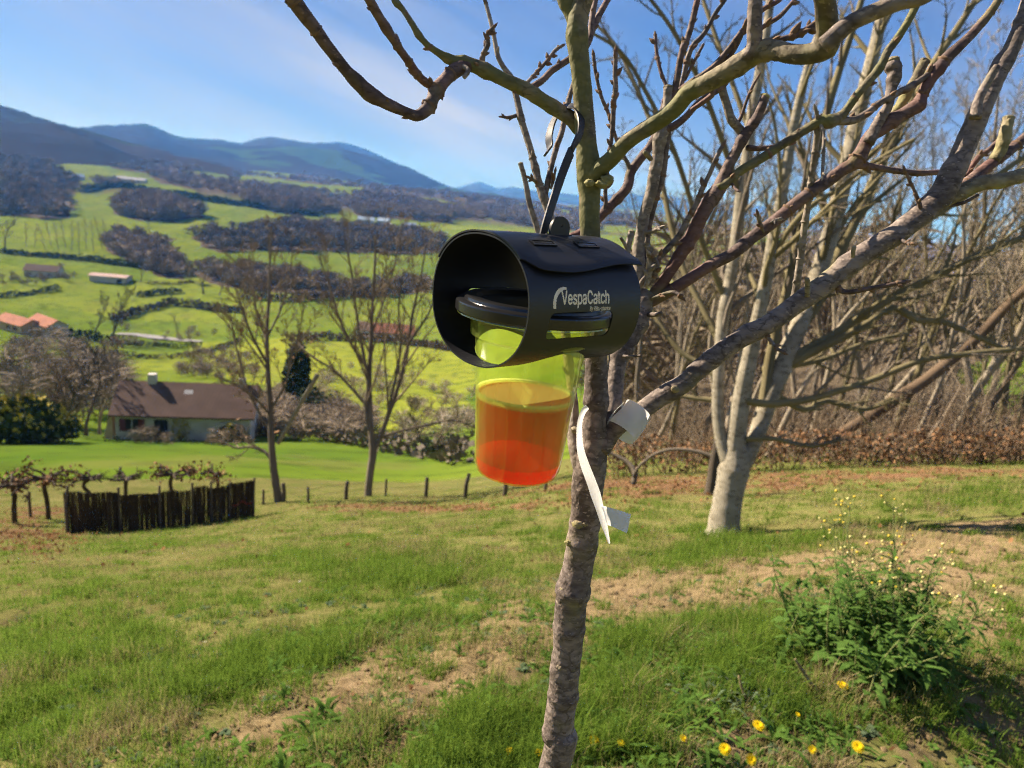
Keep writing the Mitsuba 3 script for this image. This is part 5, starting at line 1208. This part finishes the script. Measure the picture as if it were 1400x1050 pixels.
# ------------------------------------------------------------------ grass, weeds, clods and fallen leaves in the garden
def leafy(name, a, b, trans=0.9, rough=.45, fr=23.0):
    scene[name] = {"type": "principledthin", "base_color": proc(lambda p, n, uv: mix(a, b, fbm(p.x * fr, p.y * fr, p.z * fr, 2) * .7 + .3 * cell_rand(dr.floor(p.x * 60), dr.floor(p.y * 60)))), "roughness": rough, "diff_trans": trans, "spec_trans": 0.0, "spec_tint": 0.0}
leafy("grass_lush", (0.080, 0.155, 0.018), (0.225, 0.325, 0.055))
leafy("grass_pale", (0.170, 0.180, 0.050), (0.39, 0.365, 0.145))
leafy("grass_dry", (0.22, 0.165, 0.085), (0.42, 0.34, 0.20), .6)
leafy("weed_leaf", (0.048, 0.110, 0.018), (0.14, 0.245, 0.050), .7, .38)
leafy("weed_grey", (0.075, 0.115, 0.060), (0.15, 0.205, 0.115), .6)
diffuse("clod", lambda p, n, uv: soil_col(p), .9, 0.0)
diffuse("stone", lambda p, n, uv: mix((0.26, 0.23, 0.20), (0.46, 0.43, 0.38), fbm(p.x * 40, p.y * 40, p.z * 40, 3)))
TALL = [region(p) for p in (
    [(360,905),(470,866),(600,838),(640,846),(540,880),(420,925)], [(425,772),(560,752),(650,768),(620,802),(440,806)], [(0,850),(160,830),(260,900),(250,985),(110,1049),(0,1049)],
    [(395,990),(500,962),(560,990),(540,1030),(430,1035)], [(820,880),(930,850),(1030,870),(1040,960),(930,1000),(820,960)], [(860,760),(980,742),(1060,748),(1000,775),(880,790)], [(560,1049),(640,1000),(760,990),(900,1010),(980,1049)],
    [(80,950),(200,900),(340,880),(380,930),(260,960)], [(1030,960),(1150,940),(1260,950),(1200,1010),(1060,1010)], [(945,724),(1040,722),(1062,746),(935,748)], [(1230,680),(1399,655),(1399,690),(1280,705)])]
rg = np.random.default_rng(71)
def sample(n, r0, r1, az0=-43, az1=43, power=0.0):
    a = np.radians(rg.uniform(az0, az1, n)); r = np.exp(rg.uniform(math.log(r0), math.log(r1), n))
    return r * np.sin(a), r * np.cos(a)
def masks(x, y):
    s, l = garden_mask(x, y)
    q = np.stack([x, y, 0 * x], -1)
    t = sum(inside(g, x, y, .12, 2.2, 5) for g in TALL).clip(0, 1) * 1.0
    lush = meshkit.fbm(q * 1.5, 3, 14)
    tuft = meshkit.fbm(q * 6.5, 2, 15)
    return s, l, t, lush, tuft
def blades(x, y, h, w, rg, lean=.55):
    n = len(x)
    z = height(x, y) + 0.0
    a = rg.random(n) * 6.28; dx, dy = np.cos(a), np.sin(a)
    b = rg.random(n) * 6.28; lx, ly = np.cos(b) * h * lean * rg.random(n), np.sin(b) * h * lean * rg.random(n)
    base = np.stack([x, y, z - .004], 1); sd = np.stack([dx, dy, 0 * dx], 1) * (w / 2)[:, None]
    mid = base + np.stack([lx * .35, ly * .35, h * .6], 1); tip = base + np.stack([lx * 1.25, ly * 1.25, h * rg.uniform(.75, 1.0, n)], 1)
    v = np.stack([base - sd, base + sd, mid + sd * .8, mid - sd * .8, tip], 1).reshape(-1, 3)
    k = np.arange(n)[:, None] * 5
    return v, np.vstack([k + [0, 1, 2], k + [0, 2, 3], k + [3, 2, 4]])
N = 600000
x, y = sample(N, 1.15, 19, -52, 54)
_c = N // 9; cx, cy = sample(_c, 1.15, 19, -52, 54); _i = rg.integers(_c, size=N * 2 // 3); _w = (.018 + .010 * rg.random(N * 2 // 3)) * np.clip(np.hypot(cx, cy)[_i] / 3, .8, 2.2)
x[:len(_i)] = cx[_i] + rg.normal(size=len(_i)) * _w; y[:len(_i)] = cy[_i] + rg.normal(size=len(_i)) * _w
_hs = np.ones(N); _hs[:len(_i)] = (.55 + .95 * rg.random(_c))[_i]
s, l, t, lush, tuft = masks(x, y)
r = np.hypot(x, y)
dens = (1 - .80 * s) * (1 - .72 * np.clip(l * (r > 6), 0, 1)) * np.clip(.20 + 2.2 * (tuft - .30), .10, 1) * np.clip(.5 + .9 * (lush - .3), .2, 1)
dens = np.where(t > 0, np.maximum(dens, .75 * (1 - .5 * s)), dens)
keep = rg.random(N) < dens
x, y, r, s, t, lush, tuft, _hs = (q[keep] for q in (x, y, r, s, t, lush, tuft, _hs))
h = (.013 + .052 * np.clip(lush + tuft - .72, 0, 1) * 1.8 + .012 * rg.random(len(x)) + .055 * t * rg.uniform(.4, 1.2, len(x)) * np.clip(tuft * 1.8, .5, 1.2)) * _hs
w = np.clip(.0021 * (r / 2.6) ** .75, .0022, .012) * rg.uniform(.7, 1.4, len(x))
kind = meshkit.fbm(np.stack([x * 2.6, y * 2.6, 0 * x + 5], -1), 3, 4) + rg.normal(size=len(x)) * .11 - .10 * (t > 0) - .12 * (lush - .5) + .09 * s
for nm, m, sel in (("grass", "grass_lush", kind < .56), ("grass", "grass_pale", (kind >= .56) & (kind < .71)), ("grass", "grass_dry", kind >= .71)):
    k = part("", nm, blades(x[sel], y[sel], h[sel], w[sel], rg), m, False)
    labels[k] = {"kind": "stuff", "label": {"grass_lush": "fresh green grass blades growing over the garden slope", "grass_pale": "pale yellowish grass blades mixed through the lawn", "grass_dry": "dry straw-coloured grass among the green"}[m], "category": "grass"}

cx, cy = sample(2400, 1.3, 15); s_, l_, t_, lu_, tu_ = masks(cx, cy); kk_ = rg.random(2400) < .36 * (1 - .6 * s_) * np.clip(lu_ * 1.9, .3, 1); cx, cy = cx[kk_], cy[kk_]
_n = 85; _r = np.clip(np.hypot(cx, cy) / 3, .7, 2.0); x = np.repeat(cx, _n) + rg.normal(size=len(cx) * _n) * np.repeat(.026 * _r, _n); y = np.repeat(cy, _n) + rg.normal(size=len(cx) * _n) * np.repeat(.022 * _r, _n)
hh_ = np.repeat(rg.uniform(.035, .085, len(cx)), _n) * rg.uniform(.5, 1.1, len(x)); k = part("", "grass", blades(x, y, hh_, np.clip(.0024 * np.repeat(_r, _n), .002, .006) * rg.uniform(.7, 1.3, len(x)), rg, .7), "grass_lush", False)
labels[k] = {"kind": "stuff", "label": "taller dark green grass tufts dotted over the lawn", "category": "grass"}

def rosette_leaves(cx, cy, n, L, W, rg, rise=.6, seg=3):
    """arching blade-shaped leaves round each centre"""
    m = len(cx); N_ = m * n
    x0, y0 = np.repeat(cx, n), np.repeat(cy, n); z0 = height(x0, y0)
    a = rg.random(N_) * 6.28; ln = np.repeat(L, n) * rg.uniform(.6, 1.2, N_); w = np.repeat(W, n) * rg.uniform(.7, 1.2, N_); e = rise * rg.uniform(.4, 1.3, N_)
    d = np.stack([np.cos(a), np.sin(a)], 1); sd = np.stack([-d[:, 1], d[:, 0]], 1)
    rows = []
    for f in np.linspace(0, 1, seg + 1):
        hgt = ln * (e * f - .55 * e * f * f * 1.4); px = x0 + d[:, 0] * ln * f; py = y0 + d[:, 1] * ln * f
        ww = w * (0.25 + 1.1 * math.sin(math.pi * min(f * .86 + .10, 1))) * .5
        for sg in (-1, 1):
            rows.append(np.stack([px + sg * sd[:, 0] * ww, py + sg * sd[:, 1] * ww, z0 + hgt + .004 + abs(sg) * ww * .25], 1))
    v = np.stack(rows, 1).reshape(-1, 3); q = (seg + 1) * 2
    k = np.arange(N_)[:, None] * q
    f = np.vstack([np.vstack([k + [2 * i, 2 * i + 1, 2 * i + 3], k + [2 * i, 2 * i + 3, 2 * i + 2]]) for i in range(seg)])
    return v, f
def weeds(n, r0, r1, L, W, leaves, m, label, rise, want_t=0.0, name="weeds", az=(-43, 43)):
    x, y = sample(n, r0, r1, *az)
    s, l, t, lush, tuft = masks(x, y)
    keep = rg.random(n) < np.clip((.22 + 1.3 * (tuft - .35)) * (1 - .72 * s) + want_t * t, 0, 1)
    x, y = x[keep], y[keep]
    k = part("", name, rosette_leaves(x, y, leaves, rg.uniform(*L, len(x)), rg.uniform(*W, len(x)), rg, rise), m, True)
    labels[k] = {"kind": "stuff", "label": label, "category": "weeds"}
weeds(2400, 1.2, 5.0, (.02, .050), (.005, .011), 8, "weed_leaf", "low rosettes of broad green weed leaves in the near grass", .7, .35)
weeds(650, 1.2, 2.9, (.05, .10), (.007, .013), 8, "weed_leaf", "longer strap-leaved weeds standing in clumps near the trunk's foot", 1.2, .8, az=(-20, 40))
weeds(1500, 1.2, 4.0, (.015, .035), (.008, .014), 8, "weed_grey", "small grey-green weed tufts among the soil patches", .9, .2)
weeds(4200, 1.2, 3.6, (.010, .022), (.007, .012), 9, "weed_leaf", "tiny round-leaved ground cover in the lower right", .8, .5, az=(-12, 43))
# clods, pebbles, straw
ico = trimesh.creation.icosphere(0, 1.0)
def lumps(x, y, size, flat, rg, seed):
    v0 = np.array(ico.vertices); n, m = len(x), len(v0)
    z = height(x, y)
    v = v0[None] * (1 + .5 * (meshkit.noise(v0[None] * 1.7 + rg.random((n, 1, 3)) * 50, seed)[..., None] - .5) * 2) * size[:, None, None] * np.array([1, 1, flat])
    a = rg.random(n) * 6.28; c, s_ = np.cos(a)[:, None], np.sin(a)[:, None]
    v = np.stack([v[..., 0] * c * 1.25 - v[..., 1] * s_, v[..., 0] * s_ * 1.25 + v[..., 1] * c, v[..., 2]], -1) + np.stack([x, y, z], 1)[:, None]
    f = ico.faces[None] + (np.arange(n) * m)[:, None, None]
    return v.reshape(-1, 3), f.reshape(-1, 3)
x, y = sample(14000, 1.2, 8.0); s = garden_mask(x, y)[0]; k_ = rg.random(len(x)) < s * .8; x, y = x[k_], y[k_]
k = part("", "soil_clods", lumps(x, y, .0045 + .016 * rg.random(len(x)) ** 3 * np.clip(np.hypot(x, y) / 3, .7, 1.6), .65, rg, 5), "clod", True); labels[k] = {"kind": "stuff", "label": "crumbly lumps of dry brown soil along the bare path", "category": "soil"}
x, y = sample(1500, 1.2, 6.5); s = garden_mask(x, y)[0]; k_ = rg.random(len(x)) < .05 + s * .22; x, y = x[k_], y[k_]
k = part("", "pebbles", lumps(x, y, .003 + .008 * rg.random(len(x)) ** 2.5, .6, rg, 6), "stone", True); labels[k] = {"kind": "stuff", "label": "small pale pebbles scattered over the bare soil", "category": "pebbles"}
g = G(971, 962); k = thing("stone", "single pale oval pebble beside the weeds below the shrub", "stone"); part(k, "body", lumps(np.array([g[0]]), np.array([g[1]]), np.array([.020]), .6, rg, 7), "stone", True)
x, y = sample(7000, 1.2, 7.5); s, l = garden_mask(x, y); k_ = rg.random(len(x)) < .10 + s * .5; x, y = x[k_], y[k_]
z = height(x, y) + .005 + .012 * rg.random(len(x)); a = rg.random(len(x)) * 6.28; L = rg.uniform(.02, .075, len(x)); w = .0013
c0 = np.stack([x, y, z], 1); dd = np.stack([np.cos(a), np.sin(a), rg.normal(size=len(x)) * .18], 1) * L[:, None]; sd = np.stack([-np.sin(a), np.cos(a), 0 * a], 1) * w
v = np.stack([c0 - sd, c0 + sd, c0 + dd + sd, c0 + dd - sd], 1).reshape(-1, 3); i = np.arange(len(x))[:, None] * 4
k = part("", "straw", (v, np.vstack([i + [0, 1, 2], i + [0, 2, 3]])), "grass_dry", False); labels[k] = {"kind": "stuff", "label": "dry straw and dead grass stalks lying on the soil", "category": "straw"}
# fallen leaves
leafy("leaf_fallen", (0.13, 0.058, 0.025), (0.40, 0.22, 0.11), .5, .6, 9.0)
x, y = sample(26000, 5.5, 21); s, l = garden_mask(x, y); k_ = rg.random(len(x)) < l * .8 + .012; x, y = x[k_], y[k_]
c0 = np.stack([x, y, height(x, y) + .012 + .02 * rg.random(len(x))], 1)
k = part("", "fallen_leaves", leaf_quads(c0, .050, rg, .0, .42), "leaf_fallen", False); labels[k] = {"kind": "stuff", "label": "reddish brown fallen leaves along the hedge and garden edge", "category": "leaves"}
x, y = sample(500, 1.2, 6); k_ = rg.random(len(x)) < .5; x, y = x[k_], y[k_]
k = part("", "fallen_leaves", leaf_quads(np.stack([x, y, height(x, y) + .012], 1), .022, rg, .0, .42), "leaf_fallen", False); labels[k] = {"kind": "stuff", "label": "scattered small dry leaves on the near grass", "category": "leaves"}

# ------------------------------------------------------------------ the leafy flowering bush, lower right
leafy("shrub_leaf", (0.050, 0.115, 0.022), (0.155, 0.265, 0.062), .7, .4, 30.0)
diffuse("shrub_stem", lambda p, n, uv: mix((0.13, 0.16, 0.05), (0.25, 0.26, 0.10), fbm(p.x * 50, p.y * 50, p.z * 20, 2)))
diffuse("petal_yellow", (0.60, 0.44, 0.05)); diffuse("petal_pale", (0.62, 0.55, 0.22)); diffuse("bud_green", (0.13, 0.15, 0.05))
rg = np.random.default_rng(83)
gs = G(1176, 918); ds = float((gs - EYE) @ FWD); SS = ds / F
SH = thing("wild_bush", "bushy leafy weed with pale yellow flower sprays at lower right, casting a shadow", "plant")
st, lv, fl, fp_, sides_ = [], [], [], [], []
def blade_leaf(p, d, L, W, rg):
    d = d / np.linalg.norm(d); sd = np.cross(d, [0, 0, 1.0]); sd /= np.linalg.norm(sd) + 1e-9; n_ = np.cross(sd, d)
    rows = []
    for f, wf in ((0, .12), (.25, .75), (.45, .55), (.6, 1.0), (.8, .62), (1, .03)):
        c = p + d * L * f + np.array([0, 0, -L * .45 * f * f]); rows += [c - sd * W * wf * .5 + n_ * W * .12 * wf, c + sd * W * wf * .5 + n_ * W * .12 * wf]
    v = np.array(rows); f = np.vstack([[[2 * i, 2 * i + 1, 2 * i + 3], [2 * i, 2 * i + 3, 2 * i + 2]] for i in range(5)])
    return v, f
for i in range(105):
    bx = gs + [rg.normal() * .085, rg.normal() * .08, 0]; bx[2] = float(height(bx[0], bx[1])) - .01
    d = np.array([np.clip(rg.normal() * .34, -.6, .6) - .02, np.clip(rg.normal() * .34, -.6, .6), 1.0]); d /= np.linalg.norm(d)
    tall = i < 17
    L = rg.uniform(.36, .60) if tall else rg.uniform(.20, .44)
    if tall: d = d * [.45, .45, 1]
    rows, q, dd = [[*bx, .0035]], bx.copy(), d.copy()
    for j in range(6):
        dd = dd + rg.normal(size=3) * .10; dd /= np.linalg.norm(dd); q = q + dd * L / 6; rows.append([*q, .0035 * (1 - .11 * (j + 1))])
    path = np.array(rows); st.append(tube(path, 5, cap=False))
    for j in range(15 if tall else 20):
        f_ = rg.uniform(.08, .80 if tall else 1.0) * 6; a = int(min(f_, 5)); p = path[a, :3] + (path[a + 1, :3] - path[a, :3]) * (f_ - a)
        o = rg.normal(size=3); o[2] = abs(o[2]) * .45 + .15
        s_ = 1.15 - .55 * f_ / 6
        lv.append(blade_leaf(p, o, rg.uniform(.055, .115) * s_, rg.uniform(.015, .028) * s_, rg))
    if tall:
        tip = path[-1, :3]
        for m_ in range(int(rg.integers(4, 8))):
            c = tip + rg.normal(size=3) * [.022, .022, .018] + [0, 0, .006]
            st.append(tube(np.array([[*(tip - dd * .02), .0012], [*c, .0009]]), 3, cap=False))
            (fl if rg.random() < .35 else fp_).append((np.array(ico.vertices) * rg.uniform(.0030, .0062) * [1, 1, .8] + c, ico.faces))
        for m_ in range(3):
            c = path[-2, :3] + rg.normal(size=3) * [.05, .05, .035]
            st.append(tube(np.array([[*path[-3, :3], .0012], [*c, .0009]]), 3, cap=False))
            (fl if rg.random() < .4 else fp_).append((np.array(ico.vertices) * rg.uniform(.0030, .0056) * [1, 1, .8] + c, ico.faces))
part(SH, "stems", cat_meshes(st), "shrub_stem", True, kind="stuff")
part(SH, "leaves", cat_meshes(lv), "shrub_leaf", True, kind="stuff")
part(SH, "flowers", cat_meshes(fl), "petal_yellow", True, kind="stuff", label="small yellow flowers")
part(SH, "seed_heads", cat_meshes(fp_), "petal_pale", True, kind="stuff", label="pale fading flower heads")
# lower companion plants round it
for (u, v, sc_, n_, lb) in ((930, 985, 1.0, 26, "clump of upright strap-leaved weeds just right of the trunk"), (1060, 925, .8, 22, "dark low weed clump at the left foot of the flowering bush"), (1110, 1000, .8, 30, "low leafy weed mat in front of the flowering bush"), (880, 1040, .8, 22, "leafy weed clump at the bottom edge right of the trunk"), (640, 1040, .8, 24, "leafy weed clump at the bottom edge left of the trunk"), (480, 1010, .9, 24, "isolated green weed clump on the bare path, lower left"), (1335, 850, .7, 18, "low weeds at the right edge beyond the flowering bush"), (1000, 955, .8, 20, "grey-green weed clump left of the flowering bush"), (870, 925, 1.1, 30, "broad-leaved weed clump nearest the trunk, right of it"), (945, 895, 1.1, 30, "bright weed clump between the trunk and the flowering bush, farthest back"), (1010, 905, 1.0, 26, "weed clump touching the left side of the flowering bush"), (835, 985, .9, 22, "small weed clump close to the trunk's right side")):
    g = G(u, v); k = thing("weed_clump", lb, "weeds"); ms = []
    for _ in range(n_ * 6):
        p = g + [rg.normal() * .085 * sc_, rg.normal() * .085 * sc_, 0]; p[2] = float(height(p[0], p[1]))
        o = rg.normal(size=3); o[2] = abs(o[2]) * .9 + .55
        ms.append(blade_leaf(p + [0, 0, rg.random() * .03], o, rg.uniform(.045, .10) * sc_, rg.uniform(.008, .015) * sc_, rg))
    part(k, "leaves", cat_meshes(ms), "weed_grey" if "grey" in lb else "weed_leaf", True, kind="stuff")
# dandelions
pet = []
for ring_, (n_, r0, r1, z0, z1) in enumerate(((22, .003, .0165, .0, .0015), (18, .002, .0125, .002, .0045), (12, .001, .008, .0035, .007))):
    for i in range(n_):
        a = (i + .5 * ring_) * 2 * np.pi / n_; c, s_ = math.cos(a), math.sin(a); w = .0014
        pet.append((np.array([[c * r0 + s_ * w * .5, s_ * r0 - c * w * .5, z0], [c * r1 + s_ * w, s_ * r1 - c * w, z1], [c * r1 * 1.04, s_ * r1 * 1.04, z1], [c * r1 - s_ * w, s_ * r1 + c * w, z1], [c * r0 - s_ * w * .5, s_ * r0 + c * w * .5, z0]]), np.array([[0, 1, 4], [1, 3, 4], [1, 2, 3]])))
PET = cat_meshes(pet); CUPM = lathe([(.0001, -.012), (.005, -.010), (.0065, -.004), (.0055, .001)], 10)
leafy("dandelion_petal", (0.76, 0.54, 0.010), (0.88, 0.68, 0.02), .5, .6, 80.0)
DAN = ((1031,1003,1.15,"largest open dandelion, lower right of the trunk, above two others"), (986,1032,1.0,"open dandelion at the bottom edge, left of the largest one"), (1022,1043,.95,"dandelion cut low at the bottom edge just below the largest one"), (1146,945,1.1,"dandelion standing alone in front of the flowering bush"), (1167,1027,1.1,"rightmost open dandelion near the bottom edge"), (1104,1034,.75,"small dull dandelion between the largest and the rightmost one"), (809,1018,1.0,"dandelion just right of the trunk near the bottom edge"), (930,1017,.7,"small dandelion between the trunk and the largest one"), (734,1036,.9,"dandelion half hidden just left of the trunk's foot"), (693,1037,.75,"small dandelion left of the trunk at the bottom edge"), (845,1024,.7,"half-closed dandelion on an upright stalk right of the trunk"), (1085,985,.5,"tiny closed dandelion in the weed mat before the bush"))
for u, v, sc_, lb in DAN:
    g = G(u, v + 16); k = thing("dandelion", lb, "dandelion", "yellow dandelions in the near grass")
    hgt = .045 + .02 * rg.random(); top = g + [0, 0, hgt]
    tilt = rg.normal(size=2) * 14 + [0, 22]
    tw = T().translate([float(q) for q in top]).rotate([0, 0, 1], float(rg.uniform(-40, 40))).rotate([1, 0, 0], float(abs(tilt[1]) * .9)).scale(sc_ * .92)
    part(k, "stem", tube(np.array([[*(g - [0, 0, .01]), .0018], [*(g * .5 + top * .5 + rg.normal(size=3) * .003), .0017], [*(top - [0, 0, .008]), .0016]]), 6), "shrub_stem", True)
    hk = part(k, "flower_head", PET, "dandelion_petal", False, to_world=tw)
    part(hk, "green_cup", CUPM, "bud_green", True, to_world=tw)
for px, lb in (([(1128,957,5),(1112,938,5),(1098,918,5),(1087,901,4)], "pale broken dead stalk leaning in front of the flowering bush"), ([(1020,955,4),(1014,940,4),(1010,924,4)], "short dead stalk left of the pale broken one"), ([(1070,920,5),(1050,914,5),(1026,905,5)], "dark purplish stalk lying at the bush's left foot"), ([(690,966,3),(715,972,3),(745,978,3)], "thin dry twig lying on soil left of the trunk")):
    g = G(px[0][0], px[0][1]); d = float((g - EYE) @ FWD) - .03
    k = thing("dead_stalk", lb, "stalk"); part(k, "shaft", tube(limb_path(px, d, d + .01, .01), 6, .15, 100, 3), "grass_dry" if "dark" not in lb else "bark_red", True)

# ------------------------------------------------------------------ the air between here and the mountains
scene["air"] = {"type": "homogeneous", "albedo": {"type": "rgb", "value": [0.48, 0.78, 1.0]}, "sigma_t": {"type": "rgb", "value": [0.32 * HAZE, 0.80 * HAZE, 1.90 * HAZE]}}
scene["haze"] = {"type": "cube", "to_world": T().translate([0, 0, 165]).scale([15800, 15800, 285]), "bsdf": {"type": "null"}, "interior": {"type": "ref", "id": "air"}}
labels["haze"] = {"kind": "stuff"}
scene["camera"]["medium"] = {"type": "ref", "id": "air"}
